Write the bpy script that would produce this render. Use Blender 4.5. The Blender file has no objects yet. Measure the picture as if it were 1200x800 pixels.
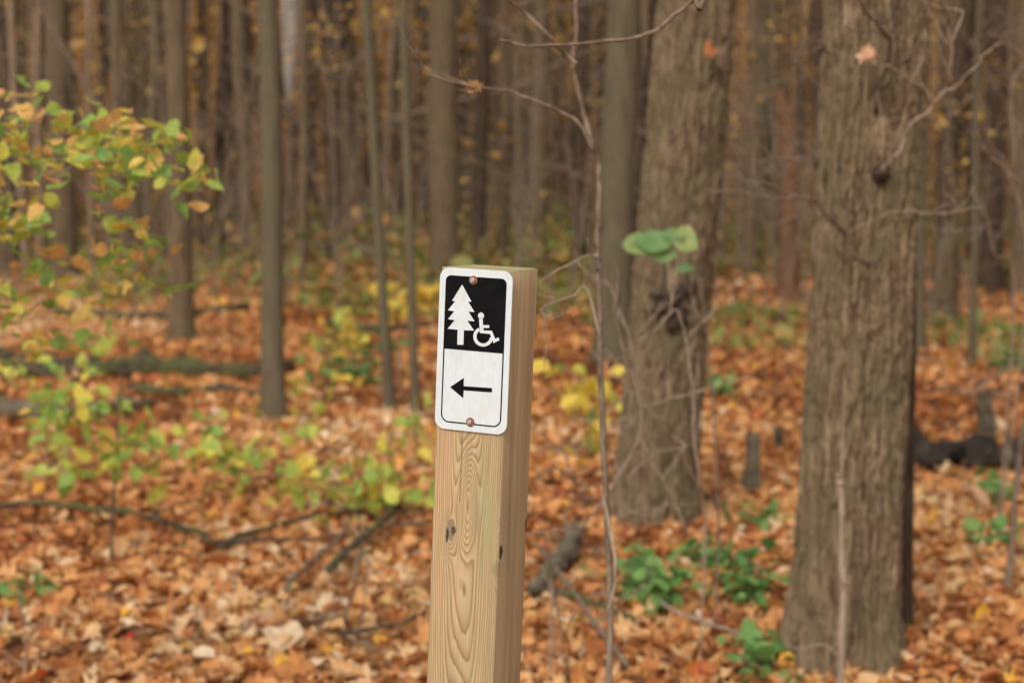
import bpy, bmesh, math, random
import numpy as np
from mathutils import Vector, Matrix, noise, geometry
random.seed(7); rng = np.random.default_rng(11)
R = math.radians
sc = bpy.context.scene
col = sc.collection

# ------------------------------------------------------------------ camera maths (1200x800 photo pixels)
F = 2000.0; CAMZ = 1.5; PITCH = math.atan(200/F)
cp, sp = math.cos(PITCH), math.sin(PITCH)
def P(px, py, Y):
    a = (px-600)/F; b = (400-py)/F
    d = Vector((a, cp+b*sp, -sp+b*cp))
    return Vector((0, 0, CAMZ)) + d*(Y/d.y)
def hgt(x, y):
    d = math.hypot(x*0.6, y)
    z = 0.0
    if y > 4.2:
        z += 0.022*noise.noise(Vector((x*0.9, y*0.9, 3.1)))
    if y > 12: z += min(1, (y-12)/20)*0.28*noise.noise(Vector((x*0.11, y*0.11, 7.7)))
    if d > 44:
        t = (d-44)
        z += 0.0030*t*t if t < 34 else 0.0030*34*34 + (t-34)*0.2040
    if z > 26: z = 26 + (z-26)*0.05
    if y < 0: z *= 0.2
    return z
def G(px, py):
    b = (400-py)/F; a = (px-600)/F
    d = Vector((a, cp+b*sp, -sp+b*cp)); t = CAMZ/-d.z
    p = d*t
    for _ in range(4):
        t = (CAMZ-hgt(p.x, p.y))/-d.z; p = d*t
    return Vector((p.x, p.y, hgt(p.x, p.y)))

# ------------------------------------------------------------------ object helpers
def tag(o, label=None, cat=None, group=None, kind=None):
    if label: o['label'] = label
    if cat: o['category'] = cat
    if group: o['group'] = group
    if kind: o['kind'] = kind
    return o
def empty(name, loc, label, cat, group=None):
    o = bpy.data.objects.new(name, None); col.objects.link(o)
    o.location = loc; o.empty_display_size = 0.1
    return tag(o, label, cat, group)
class MB:
    def __init__(s): s.v = []; s.f = []; s.m = []
    def add(s, vs, fs, mi=0):
        n = len(s.v); s.v.extend([tuple(v) for v in vs]); s.f.extend([tuple(i+n for i in f) for f in fs]); s.m.extend([mi]*len(fs))
    def tube(s, pts, rad, n=7, cap=True, mi=0, rough=0.0, seed=0.0):
        pts = [Vector(p) for p in pts]; k = len(pts)
        if not hasattr(rad, '__len__'): rad = [rad]*k
        ref = Vector((0.31, 0.83, 0.46)); vs = []; fs = []
        t0 = (pts[1]-pts[0]).normalized(); u = t0.cross(ref)
        if u.length < .1: u = t0.cross(Vector((1, 0, 0)))
        u.normalize()
        for i in range(k):
            t = (pts[min(i+1, k-1)]-pts[max(i-1, 0)]).normalized()
            u = (u - t*u.dot(t)).normalized(); w = t.cross(u)
            for j in range(n):
                a = 2*math.pi*j/n; r = rad[i]
                if rough:
                    d = u*math.cos(a)+w*math.sin(a)
                    q = pts[i]*(1.0/max(.004, 2.2*r)) + d*1.3 + Vector((seed, 0, 0))
                    r *= 1+rough*noise.noise(q)
                vs.append(pts[i] + (u*math.cos(a)+w*math.sin(a))*r)
        for i in range(k-1):
            for j in range(n):
                a, b = i*n+j, i*n+(j+1) % n
                fs.append((a, b, b+n, a+n))
        if cap:
            fs.append(tuple(range(n))[::-1]); fs.append(tuple((k-1)*n+j for j in range(n)))
        s.add(vs, fs, mi)
    def build(s, name, mats, parent=None, smooth=True, origin=None):
        me = bpy.data.meshes.new(name)
        vs = s.v
        if origin is not None: vs = [(v[0]-origin[0], v[1]-origin[1], v[2]-origin[2]) for v in vs]
        me.from_pydata(vs, [], s.f); 
        if not isinstance(mats, (list, tuple)): mats = [mats]
        for m in mats: me.materials.append(m)
        me.polygons.foreach_set('material_index', s.m)
        if smooth: me.polygons.foreach_set('use_smooth', [True]*len(me.polygons))
        me.update()
        o = bpy.data.objects.new(name, me); col.objects.link(o)
        if parent is not None: o.parent = parent
        if origin is not None and parent is None: o.location = origin
        return o
def smooth_path(pts, sub=4):
    pts = [Vector(p) for p in pts]
    if len(pts) < 3: return pts
    out = []
    for i in range(len(pts)-1):
        p0 = pts[max(i-1, 0)]; p1 = pts[i]; p2 = pts[i+1]; p3 = pts[min(i+2, len(pts)-1)]
        for k in range(sub):
            t = k/sub
            out.append(0.5*((2*p1)+(p2-p0)*t+(2*p0-5*p1+4*p2-p3)*t*t+(3*p1-p0-3*p2+p3)*t**3))
    out.append(pts[-1]); return out
def pxtube(mb, pts, Y, w0, w1, n=7, Y2=None, sub=3, wob=1.5, rough=.25, extra=None, extra0=None):
    """twig through photo points at distance Y (to Y2), w in photo pixels"""
    Y2 = Y if Y2 is None else Y2; k = len(pts)
    P3 = [P(x, y, Y+(Y2-Y)*i/(k-1)+random.uniform(-.02, .02)) for i, (x, y) in enumerate(pts)]
    if extra0: P3 = [Vector(e) for e in extra0] + P3
    if extra: P3 = P3 + [Vector(e) for e in extra]
    S = smooth_path(P3, sub); q = len(S)
    s = wob*Y/F
    S = [p if i in (0, q-1) else p+Vector((random.uniform(-s, s), random.uniform(-s, s), random.uniform(-s, s)))*.6 for i, p in enumerate(S)]
    rad = [(w0+(w1-w0)*i/(q-1))*.5*Y/F*random.uniform(.88, 1.15)*(.8 if Y > 4.3 else .95) for i in range(q)]
    mb.tube(S, rad, n, rough=rough, seed=random.random()*50)
    return S

def twiglets(mb, S, r, n, L, seed=None):
    for _ in range(n):
        i = random.randrange(1, len(S)-1); p = S[i]; a = random.uniform(0, 6.28)
        d = (S[i+1]-S[i-1]).normalized()*.7+Vector((math.cos(a), .5*math.sin(a), random.uniform(-.4, .9))); d.normalize(); l_ = L*random.uniform(.4, 1.3)
        pts = [p]
        for k in range(4):
            d = (d+Vector((random.uniform(-.35, .35), random.uniform(-.2, .2), random.uniform(-.2, .45)))).normalized(); pts.append(pts[-1]+d*l_/4)
        mb.tube(pts, [r, r*.85, r*.7, r*.55, r*.35], 5)
        if random.random() < .6:
            q = pts[2]; e = Vector((random.uniform(-1, 1), random.uniform(-.4, .4), random.uniform(0, 1))).normalized()*l_*.35; mb.tube([q, q+e*.5+Vector((0, 0, .01)), q+e], [r*.6, r*.5, r*.3], 5)
# ---- instanced-by-numpy leaf meshes (one real mesh)
def np_mesh(name, parts, mats, parent=None, origin=None, smooth=False):
    """parts: list of (verts(n,3), tris(m,3), pos(N,3), mat(N,3,3), tone(N), matindex)"""
    V = []; T = []; tone = []; mi = []; off = 0
    for (tv, tf, pos, rot, tn, m) in parts:
        N = len(pos)
        if N == 0: continue
        tv = np.asarray(tv, float); tf = np.asarray(tf, int)
        if tv.ndim == 2: tv = np.broadcast_to(tv, (N,)+tv.shape)
        vv = np.einsum('nij,nkj->nki', rot, tv) + pos[:, None, :]
        V.append(vv.reshape(-1, 3)); n = tv.shape[1]
        T.append((tf[None]+(np.arange(N)*n)[:, None, None]+off).reshape(-1, 3)); off += N*n
        tone.append(np.repeat(tn, len(tf))); mi.append(np.full(N*len(tf), m))
    V = np.concatenate(V); T = np.concatenate(T); tone = np.concatenate(tone); mi = np.concatenate(mi)
    if origin is not None: V = V-np.array(origin)
    me = bpy.data.meshes.new(name)
    me.vertices.add(len(V)); me.vertices.foreach_set('co', V.astype(np.float32).ravel())
    me.loops.add(len(T)*3); me.loops.foreach_set('vertex_index', T.astype(np.int32).ravel())
    me.polygons.add(len(T)); me.polygons.foreach_set('loop_start', (np.arange(len(T))*3).astype(np.int32))
    for m in mats: me.materials.append(m)
    me.polygons.foreach_set('material_index', mi.astype(np.int32))
    me.update(calc_edges=True); me.validate()
    at = me.attributes.new('tone', 'FLOAT', 'FACE'); at.data.foreach_set('value', tone.astype(np.float32))
    if smooth: me.polygons.foreach_set('use_smooth', [True]*len(T))
    o = bpy.data.objects.new(name, me); col.objects.link(o)
    if parent is not None: o.parent = parent
    elif origin is not None: o.location = origin
    return o
def rots(N, tilt, scale, face=None):
    """random yaw, tilt (rad std), scale array"""
    yaw = rng.uniform(0, 2*np.pi, N); tx = rng.normal(0, tilt, N); ty = rng.normal(0, tilt, N)
    cz, sz = np.cos(yaw), np.sin(yaw); cx, sx = np.cos(tx), np.sin(tx); cy, sy = np.cos(ty), np.sin(ty)
    Z = np.zeros((N, 3, 3)); Z[:, 0, 0] = cz; Z[:, 0, 1] = -sz; Z[:, 1, 0] = sz; Z[:, 1, 1] = cz; Z[:, 2, 2] = 1
    X = np.zeros((N, 3, 3)); X[:, 0, 0] = 1; X[:, 1, 1] = cx; X[:, 1, 2] = -sx; X[:, 2, 1] = sx; X[:, 2, 2] = cx
    Yr = np.zeros((N, 3, 3)); Yr[:, 1, 1] = 1; Yr[:, 0, 0] = cy; Yr[:, 0, 2] = sy; Yr[:, 2, 0] = -sy; Yr[:, 2, 2] = cy
    return (X@Yr@Z)*np.asarray(scale)[:, None, None]
def maple(lobes=5, seed=0):
    r_ = random.Random(seed); o = []
    A = [(-150, .55), (-118, .34), (-95, .75), (-62, .42), (-38, .92), (-14, .5), (0, 1.08)]
    pts = [(math.radians(a), r) for a, r in A] + [(math.radians(-a), r) for a, r in A[::-1][1:]]
    v = [(0, 0, 0)]
    for a, r in pts:
        r *= r_.uniform(.88, 1.12); a += r_.uniform(-.08, .08)
        v.append((r*math.cos(a)*.5, r*math.sin(a)*.5, 0))
    n = len(v)-1
    f = [(0, i, i+1) for i in range(1, n)] + [(0, n, 1)]
    v = np.array(v)
    return v, np.array(f)
def oval(w=.6):
    xs = [0, .16, .42, .7, .88]; ws = [0, .34, .5, .36, .15]
    v = [(0, 0, 0)]; f = []
    for x, q in zip(xs[1:], ws[1:]): v += [(x, 0, -.05*math.sin(x*3)), (x, q*w, .05), (x, -q*w, .05)]
    v.append((1, 0, -.09))
    f += [(0, 1, 2), (0, 3, 1)]
    for i in range(3):
        a = 1+3*i; b = a+3
        f += [(a, b, b+1), (a, b+1, a+1), (a, a+2, b+2), (a, b+2, b)]
    e = len(v)-1; a = 10; f += [(a, e, a+1), (a, a+2, e)]
    v = np.array(v); v[:, 0] -= 0; return v, np.array(f)
def curl(tv, N, amt=.6):
    """a different curl for every leaf of a batch"""
    V = np.broadcast_to(tv, (N,)+tv.shape).copy()
    a = rng.uniform(0, 2*np.pi, N)[:, None]; k = rng.normal(.15, amt, N)[:, None]; k2 = rng.normal(0, amt, N)[:, None]
    u = V[:, :, 0]*np.cos(a)+V[:, :, 1]*np.sin(a); w = -V[:, :, 0]*np.sin(a)+V[:, :, 1]*np.cos(a)
    V[:, :, 2] += k*u*u*1.6 + k2*w*u*1.2 + rng.normal(0, .035, V.shape[:2])
    return V

# ------------------------------------------------------------------ materials
class NT:
    def __init__(s, name):
        s.m = bpy.data.materials.new(name); s.m.use_nodes = True; s.t = s.m.node_tree; s.t.nodes.clear()
        s.out = s.n('ShaderNodeOutputMaterial')
    def n(s, k, **kw):
        nd = s.t.nodes.new(k)
        for a, b in kw.items(): setattr(nd, a, b)
        return nd
    def l(s, a, b): s.t.links.new(a, b)
    def val(s, x): 
        return x
    def math(s, op, a, b=None, c=None):
        nd = s.n('ShaderNodeMath', operation=op)
        for i, x in enumerate((a, b, c)):
            if x is None: continue
            if isinstance(x, (int, float)): nd.inputs[i].default_value = x
            else: s.l(x, nd.inputs[i])
        return nd.outputs[0]
    def noise(s, scale, detail=3, vec=None, dist=0, rough=.55):
        nd = s.n('ShaderNodeTexNoise'); nd.inputs['Scale'].default_value = scale; nd.inputs['Detail'].default_value = detail
        nd.inputs['Distortion'].default_value = dist; nd.inputs['Roughness'].default_value = rough
        if vec is not None: s.l(vec, nd.inputs['Vector'])
        return nd.outputs['Fac']
    def coord(s, which='Object', scale=(1, 1, 1)):
        tc = s.n('ShaderNodeTexCoord'); mp = s.n('ShaderNodeMapping'); mp.inputs['Scale'].default_value = scale
        s.l(tc.outputs[which], mp.inputs[0]); return mp.outputs[0]
    def ramp(s, fac, stops, mode='LINEAR'):
        nd = s.n('ShaderNodeValToRGB'); nd.color_ramp.interpolation = mode
        e = nd.color_ramp.elements
        while len(e) > 1: e.remove(e[-1])
        e[0].position = stops[0][0]; e[0].color = (*stops[0][1], 1)
        for p, c in stops[1:]:
            q = e.new(p); q.color = (*c, 1)
        s.l(fac, nd.inputs[0]); return nd.outputs[0]
    def mix(s, f, a, b, mode='MIX'):
        nd = s.n('ShaderNodeMix', data_type='RGBA', blend_type=mode)
        for i, x in ((0, f), (6, a), (7, b)):
            if isinstance(x, (int, float)): nd.inputs[i].default_value = x
            elif isinstance(x, tuple): nd.inputs[i].default_value = (*x, 1)
            else: s.l(x, nd.inputs[i])
        return nd.outputs[2]
    def bsdf(s, color, rough=.8, bump=None, bstr=.5, bdist=.01, metal=0, spec=.3, trans=0):
        b = s.n('ShaderNodeBsdfPrincipled')
        for k, x in (('Base Color', color), ('Roughness', rough), ('Metallic', metal), ('Specular IOR Level', spec)):
            if isinstance(x, tuple): b.inputs[k].default_value = (*x, 1)
            elif isinstance(x, (int, float)): b.inputs[k].default_value = x
            else: s.l(x, b.inputs[k])
        nrm = None
        if bump is not None:
            bp = s.n('ShaderNodeBump'); bp.inputs['Strength'].default_value = bstr; bp.inputs['Distance'].default_value = bdist
            s.l(bump, bp.inputs['Height']); s.l(bp.outputs[0], b.inputs['Normal']); nrm = bp.outputs[0]
        if trans:
            t = s.n('ShaderNodeBsdfTranslucent'); mx = s.n('ShaderNodeMixShader'); mx.inputs[0].default_value = trans
            if isinstance(color, tuple): t.inputs[0].default_value = (*color, 1)
            else: s.l(color, t.inputs[0])
            s.l(b.outputs[0], mx.inputs[1]); s.l(t.outputs[0], mx.inputs[2]); s.l(mx.outputs[0], s.out.inputs[0])
        else: s.l(b.outputs[0], s.out.inputs[0])
        return s.m

def leaf_mat(name, stops, trans=.3, rough=.6):
    t = NT(name); a = t.n('ShaderNodeAttribute', attribute_name='tone')
    c = t.ramp(a.outputs['Fac'], stops)
    nz = t.noise(45, 3, t.coord()); 
    h = t.n('ShaderNodeHueSaturation'); t.l(c, h.inputs['Color'])
    t.l(t.math('MULTIPLY_ADD', nz, .9, .55), h.inputs['Value']); h.inputs['Saturation'].default_value = 1.0
    return t.bsdf(h.outputs[0], rough, spec=.35, trans=trans)
def bark(name, dark, mid, light, moss=None, sx=26, sz=4.5, bstr=.9, bdist=.012, fine=True):
    t = NT(name)
    v = t.coord('Object', (sx, sx, sz)); n1 = t.noise(1.0, 5, v, .6, .6)
    v2 = t.coord('Object', (sx*3, sx*3, sz*6)); n2 = t.noise(1.0, 3, v2)
    n3 = t.noise(2.1, 3, t.coord()); n4 = t.noise(7.0, 4, t.coord('Object', (1, 1, .55)))
    h = t.math('ADD', n1, t.math('MULTIPLY', n2, .35))
    c = t.ramp(h, [(.42, dark), (.62, mid), (.86, light)])
    c = t.mix(t.math('MULTIPLY', t.math('SUBTRACT', n3, .3), .9), c, t.mix(.5, c, mid))
    if moss:
        f = t.ramp(t.math('MULTIPLY_ADD', n4, 1.0, t.math('MULTIPLY', n1, .4)), [(.62, (0, 0, 0)), (.84, (.8, .8, .8))])
        c = t.mix(f, c, moss)
    return t.bsdf(c, .92, bump=h, bstr=bstr, bdist=bdist, spec=.15)

M = {}
M['bark_big'] = bark('furrowed_bark', (.032, .020, .012), (.215, .142, .082), (.52, .375, .235), (.205, .165, .085), 58, 6.5, 1.0, .03)
M['bark_mid'] = bark('ridged_bark', (.06, .046, .032), (.145, .112, .074), (.24, .195, .13), (.16, .155, .085), 30, 5)
M['bark_grey'] = bark('smooth_grey_bark', (.085, .062, .037), (.125, .096, .059), (.175, .138, .088), (.13, .11, .06), 18, 4, .5, .008)
M['bark_dark'] = bark('dark_bark', (.03, .019, .012), (.065, .042, .026), (.12, .08, .05), None, 26, 5)
M['bark_brown'] = bark('brown_bark', (.07, .044, .026), (.13, .086, .05), (.21, .145, .086), (.14, .11, .06), 22, 4)
M['bark_red'] = bark('rotten_red_bark', (.07, .038, .022), (.17, .08, .04), (.25, .13, .065), None, 22, 4)
M['bark_pale'] = bark('pale_trunk', (.34, .29, .235), (.50, .44, .37), (.62, .56, .48), None, 12, 3, .3)
M['bark_tan'] = bark('tan_bark', (.20, .135, .085), (.30, .205, .13), (.40, .28, .185), None, 16, 3, .5)
M['log'] = bark('decayed_log_bark', (.035, .026, .020), (.085, .062, .045), (.17, .13, .09), (.10, .12, .035), 14, 14, 1.0, .015)
M['log_dark'] = bark('blackened_log_bark', (.018, .014, .012), (.045, .034, .026), (.10, .075, .055), None, 14, 14, 1.0, .02)
M['log_mossy'] = bark('mossy_dark_log_bark', (.022, .016, .012), (.06, .045, .032), (.12, .09, .06), (.11, .125, .035), 14, 14, 1.0, .02)
M['log_grey'] = bark('weathered_log', (.075, .055, .038), (.155, .118, .082), (.27, .215, .155), (.12, .105, .05), 12, 12, .8, .012)
M['twig'] = bark('grey_twig_bark', (.10, .068, .046), (.19, .135, .092), (.31, .235, .17), None, 60, 30, .4, .002)
M['twig_dark'] = bark('dark_twig_bark', (.05, .033, .024), (.10, .068, .048), (.17, .12, .085), None, 60, 30, .4, .002)
M['twig_pale'] = bark('pale_twig_bark', (.21, .145, .10), (.32, .235, .165), (.45, .35, .255), None, 60, 30, .4, .002)
M['hollow_dark'] = bark('dark_hollow_wood', (.022, .015, .010), (.07, .048, .032), (.14, .10, .066), None, 30, 20, 1)

litter_stops = [(0, (.15, .06, .028)), (.12, (.32, .10, .033)), (.26, (.54, .20, .062)), (.44, (.71, .31, .10)),
                (.60, (.76, .385, .14)), (.74, (.80, .50, .24)), (.88, (.84, .64, .42)), (.93, (.84, .47, .05)), (1, (.62, .14, .04))]
M['litter'] = leaf_mat('fallen_leaf', litter_stops, .2, .65)
M['shrub_leaf'] = leaf_mat('turning_leaf', [(0, (.21, .38, .10)), (.3, (.36, .53, .12)), (.5, (.52, .58, .10)), (.66, (.78, .64, .12)),
                                            (.86, (.82, .50, .16)), (1, (.80, .40, .16))], .45, .5)
M['green_leaf'] = leaf_mat('green_leaf', [(0, (.10, .23, .06)), (.5, (.20, .38, .10)), (1, (.38, .48, .14))], .35)
M['yellow_leaf'] = leaf_mat('yellow_green_leaf', [(0, (.24, .42, .09)), (.35, (.52, .60, .12)), (.7, (.84, .70, .12)), (1, (.86, .54, .09))], .4)
M['far_leaf'] = leaf_mat('distant_autumn_leaf', [(0, (.26, .13, .055)), (.4, (.46, .25, .09)), (.7, (.66, .38, .11)), (1, (.80, .54, .12))], .3)
M['cover_leaf'] = leaf_mat('low_undergrowth_leaf', [(0, (.11, .18, .045)), (.35, (.26, .30, .07)), (.6, (.42, .32, .10)), (1, (.56, .27, .09))], .35)
M['pale_green_leaf'] = leaf_mat('pale_green_leaf', [(0, (.10, .22, .09)), (.5, (.20, .34, .12)), (1, (.40, .46, .16))], .35)
M['red_leaf'] = leaf_mat('red_leaf', [(0, (.62, .03, .025)), (1, (.7, .05, .03))], .3)
M['tan_leaf'] = leaf_mat('tan_leaf', [(0, (.66, .36, .19)), (1, (.74, .46, .28))], .25)
M['orange_leaf'] = leaf_mat('orange_leaf', [(0, (.62, .22, .07)), (1, (.68, .30, .12))], .35)

# ground
t = NT('forest_floor')
co = t.coord('Object')
vo = t.n('ShaderNodeTexVoronoi'); vo.inputs['Scale'].default_value = 13; vo.inputs['Randomness'].default_value = 1
dn = t.n('ShaderNodeTexNoise'); dn.inputs['Scale'].default_value = 9; t.l(co, dn.inputs['Vector'])
va = t.n('ShaderNodeVectorMath', operation='MULTIPLY_ADD'); va.inputs[1].default_value = (.12, .12, .12); t.l(dn.outputs['Color'], va.inputs[0]); t.l(co, va.inputs[2])
t.l(va.outputs[0], vo.inputs['Vector'])
sep = t.n('ShaderNodeSeparateColor'); t.l(vo.outputs['Color'], sep.inputs[0])
c = t.ramp(sep.outputs[0], [(0, (.10, .05, .028)), (.3, (.24, .10, .04)), (.6, (.38, .16, .06)), (.85, (.46, .25, .12)), (1, (.52, .34, .2))])
big = t.noise(.35, 4, co)
c = t.mix(t.ramp(big, [(.5, (0, 0, 0)), (.68, (.7, .7, .7))]), c, (.13, .10, .045))
bp = t.math('ADD', sep.outputs[1], t.noise(30, 3, co))
M['ground'] = t.bsdf(c, .9, bump=bp, bstr=.8, bdist=.02, spec=.15)

# ------------------------------------------------------------------ terrain
def axis(fine0, fine1, step, far, grow=1.22):
    a = list(np.arange(fine0, fine1+1e-6, step)); s = step
    while a[-1] < far: s *= grow; a.append(a[-1]+s)
    s = step
    while a[0] > -far: s *= grow; a.insert(0, a[0]-s)
    return a
xs = axis(-7, 7, .16, 420); ys = axis(3, 16, .16, 420)
mb = MB(); nx = len(xs)
vs = [(x, y, hgt(x, y)) for y in ys for x in xs]
fs = [(j*nx+i, j*nx+i+1, (j+1)*nx+i+1, (j+1)*nx+i) for j in range(len(ys)-1) for i in range(nx-1)]
mb.add(vs, fs); tag(mb.build('ground', M['ground']), kind='structure')

# ------------------------------------------------------------------ leaf litter
def litter(n, y0, y1, slope, pad, size, zamp):
    u = rng.uniform(0, 1, n); y = np.sqrt(y0*y0+(y1*y1-y0*y0)*u)
    x = rng.uniform(-1, 1, n)*(slope*y+pad)
    # soft clumping
    keep = np.array([noise.noise(Vector((a*1.6, b*1.6, 5)))+.75+random.random()*.5 > .55 for a, b in zip(x, y)])
    x, y = x[keep], y[keep]
    z = np.array([hgt(a, b) for a, b in zip(x, y)])+np.abs(rng.normal(0, zamp, len(x)))+.006
    s = size*rng.lognormal(0, .28, len(x))
    return np.stack([x, y, z], 1), s
parts = []
DRIFT = [(G(990, 778).x, G(990, 778).y, .19), (G(764, 617).x, G(764, 617).y, .19)]
for (n, y0, y1, sz, za, tl) in ((42000, 3.2, 10, .082, .018, .36), (52000, 10, 20, .10, .03, .42), (60000, 20, 62, .17, .05, .45)):
    pos, s = litter(n, y0, y1, .36, 1.3, sz, za); N = len(s)
    tone = np.clip(rng.beta(2.0, 1.9, N)*.94, 0, 1)
    pn = np.array([noise.noise(Vector((a*.7, b*.7, 1.3))) for a, b in pos[:, :2]])
    pn2 = np.array([noise.noise(Vector((a*.28, b*.2, 8.3))) for a, b in pos[:, :2]]); tone = np.clip(tone+pn*.26+pn2*(.30 if y0 > 5 else .12)-(.12 if y0 > 15 else .04 if y0 > 5 else 0), 0, .91); q = rng.random(N); tone[q < .035] = .94; tone[q < .006] = 1.0
    if y0 < 4:      # leaves drifted against the feet of the two big trunks
        for (tx, ty, tr) in DRIFT:
            a = rng.uniform(0, 2*np.pi, 420); d = tr+np.abs(rng.normal(0, .10, 420)); X_ = tx+np.cos(a)*d; Y_ = ty+np.sin(a)*d
            zz_ = np.array([hgt(p, q) for p, q in zip(X_, Y_)])+np.maximum(0, .05-(d-tr)*.3)*rng.uniform(.2, 1.1, 420)+.01
            pos = np.concatenate([pos, np.stack([X_, Y_, zz_], 1)]); s = np.concatenate([s, .08*rng.lognormal(0, .2, 420)]); tone = np.concatenate([tone, rng.beta(2, 2, 420)*.9])
        N = len(s)
    kind = rng.integers(0, 5, N)
    for k in range(5):
        m = kind == k; Nk = m.sum()
        tv, tf = maple(seed=k) if k < 3 else oval(.62 if k == 3 else .8)
        if k >= 3: tv = tv*np.array([.8, .8, .8]); tv[:, 0] -= .4
        parts.append((curl(tv, Nk, .75), tf, pos[m], rots(Nk, tl, s[m]), tone[m], 0))
tag(np_mesh('fallen_leaves', parts, [M['litter']]), 'orange, tan and rust fallen leaves carpeting the forest floor', 'leaf litter', kind='stuff')

# ------------------------------------------------------------------ trees
def limb_set(mb, base, H, top, r, n=7, seed=0, leaves=None):
    r_ = random.Random(seed)
    for i in range(n):
        t = r_.uniform(.55, .97); p = Vector(base).lerp(Vector(top), t)
        a = r_.uniform(0, 6.28); L = r_.uniform(1.2, 3.2)*(1.2-t)*1.6; up = r_.uniform(.5, 1.1)
        pts = [p]; d = Vector((math.cos(a), math.sin(a), up)).normalized()
        for k in range(5):
            d = (d+Vector((r_.uniform(-.25, .25), r_.uniform(-.25, .25), r_.uniform(-.05, .3)))).normalized()
            pts.append(pts[-1]+d*L/5)
        r0 = r*(1.05-t)*.55+.012
        mb.tube(pts, [r0*(1-k/6.5) for k in range(6)], 6)
        for k in (2, 3, 4):
            d2 = (d+Vector((r_.uniform(-1, 1), r_.uniform(-1, 1), r_.uniform(-.3, .8)))).normalized()
            q = pts[k]; mb.tube([q, q+d2*L*.22, q+d2*L*.4+Vector((0, 0, .08*L))], [r0*.4, r0*.28, r0*.1], 5)
def trunk_mesh(mb, base, top, r0, H, n=14, seg=.25, zf=None, segf=.012, nf=None, flare=.35, fl_h=.35, ridge=0.0, bend=.02, taper=.5, seed=0, rscale=1.0, lobes=5):
    """base/top: two points of the axis; H total height; zf: height to which the trunk is meshed finely"""
    base = Vector(base); ax = (Vector(top)-base); ax = ax/ax.z
    zs = []; z = -.25
    while z < H:
        zs.append(z); z += segf if (zf and z < zf) else seg*(1 if z < 4 else 2)
    zs.append(H); N = nf or n; vs = []; off = Vector((seed*3.7, seed*1.3, 0))
    for z in zs:
        c = base+ax*z
        c += Vector((noise.noise(Vector((z*.5, seed, 0))), noise.noise(Vector((z*.5, 9, seed))), 0))*bend*(min(abs(z), 4)*.6)
        rz = r0*(1-(1-taper)*max(z, 0)/H)
        fl = math.exp(-max(z, 0)/fl_h)
        for j in range(N):
            a = 2*math.pi*j/N; ca, sa = math.cos(a), math.sin(a)
            r = rz*(1+flare*fl*(1+.6*math.sin(a*lobes+seed)+.5*noise.noise(Vector((ca*2, sa*2, seed)))))
            r *= 1+.05*noise.noise(Vector((ca*1.3+seed, sa*1.3, z*.8)))
            if ridge:
                cx, cy = ca*rz*rscale, sa*rz*rscale
                w = noise.noise(Vector((cx*8, cy*8, z*5)))*.010
                n1 = abs(noise.noise(Vector((cx*60+w*45, cy*60, z*6))+off))
                n2 = noise.noise(Vector((cx*95, cy*95, z*26))+off); n3 = noise.noise(Vector((cx*60, cy*60, z*40))+off)
                r += ridge*(min(n1*3.2, 1)-.55) + ridge*.3*n2 + ridge*.34*n3
            vs.append((c.x+ca*r, c.y+sa*r, c.z))
    fs = []
    for i in range(len(zs)-1):
        for j in range(N):
            a, b = i*N+j, i*N+(j+1) % N
            fs.append((a, b, b+N, a+N))
    fs.append(tuple((len(zs)-1)*N+j for j in range(N)))
    mb.add(vs, fs)
    return base+ax*H
def tree(name, pxt, pxb, pyb, w, mat, label, H=12, group=None, crown=True, pxwy=None, **kw):
    b = G(pxb, pyb); Y = b.y; tp = P(pxt, 0, Y)
    r = w/2*Y/F; seed = pxb*.013
    root = empty(name, b, label, 'tree', group)
    m = MB(); top = trunk_mesh(m, (0, 0, 0), tp-b, r, H, seed=seed, **kw)
    m.build('trunk', mat, root)
    if crown:
        c = MB(); limb_set(c, Vector((0, 0, 0)), H, top, r, n=7, seed=int(pxb)); c.build('crown', mat, root)
    return root
T1 = tree('tree', 1028, 987, 784, 118, M['bark_big'], 'large furrowed grey-brown trunk with flared foot, nearest tree at right of the signpost', H=13,
     nf=300, zf=2.3, segf=.006, ridge=.015, flare=.32, fl_h=.17, taper=.72, bend=.006)
T2 = tree('tree', 817, 764, 617, 90, M['bark_big'], 'leaning furrowed trunk with a blackened hollow, just right of the signpost', H=13,
     nf=220, zf=2.9, segf=.010, ridge=.018, flare=.2, fl_h=.2, taper=.8, bend=.008)
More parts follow.
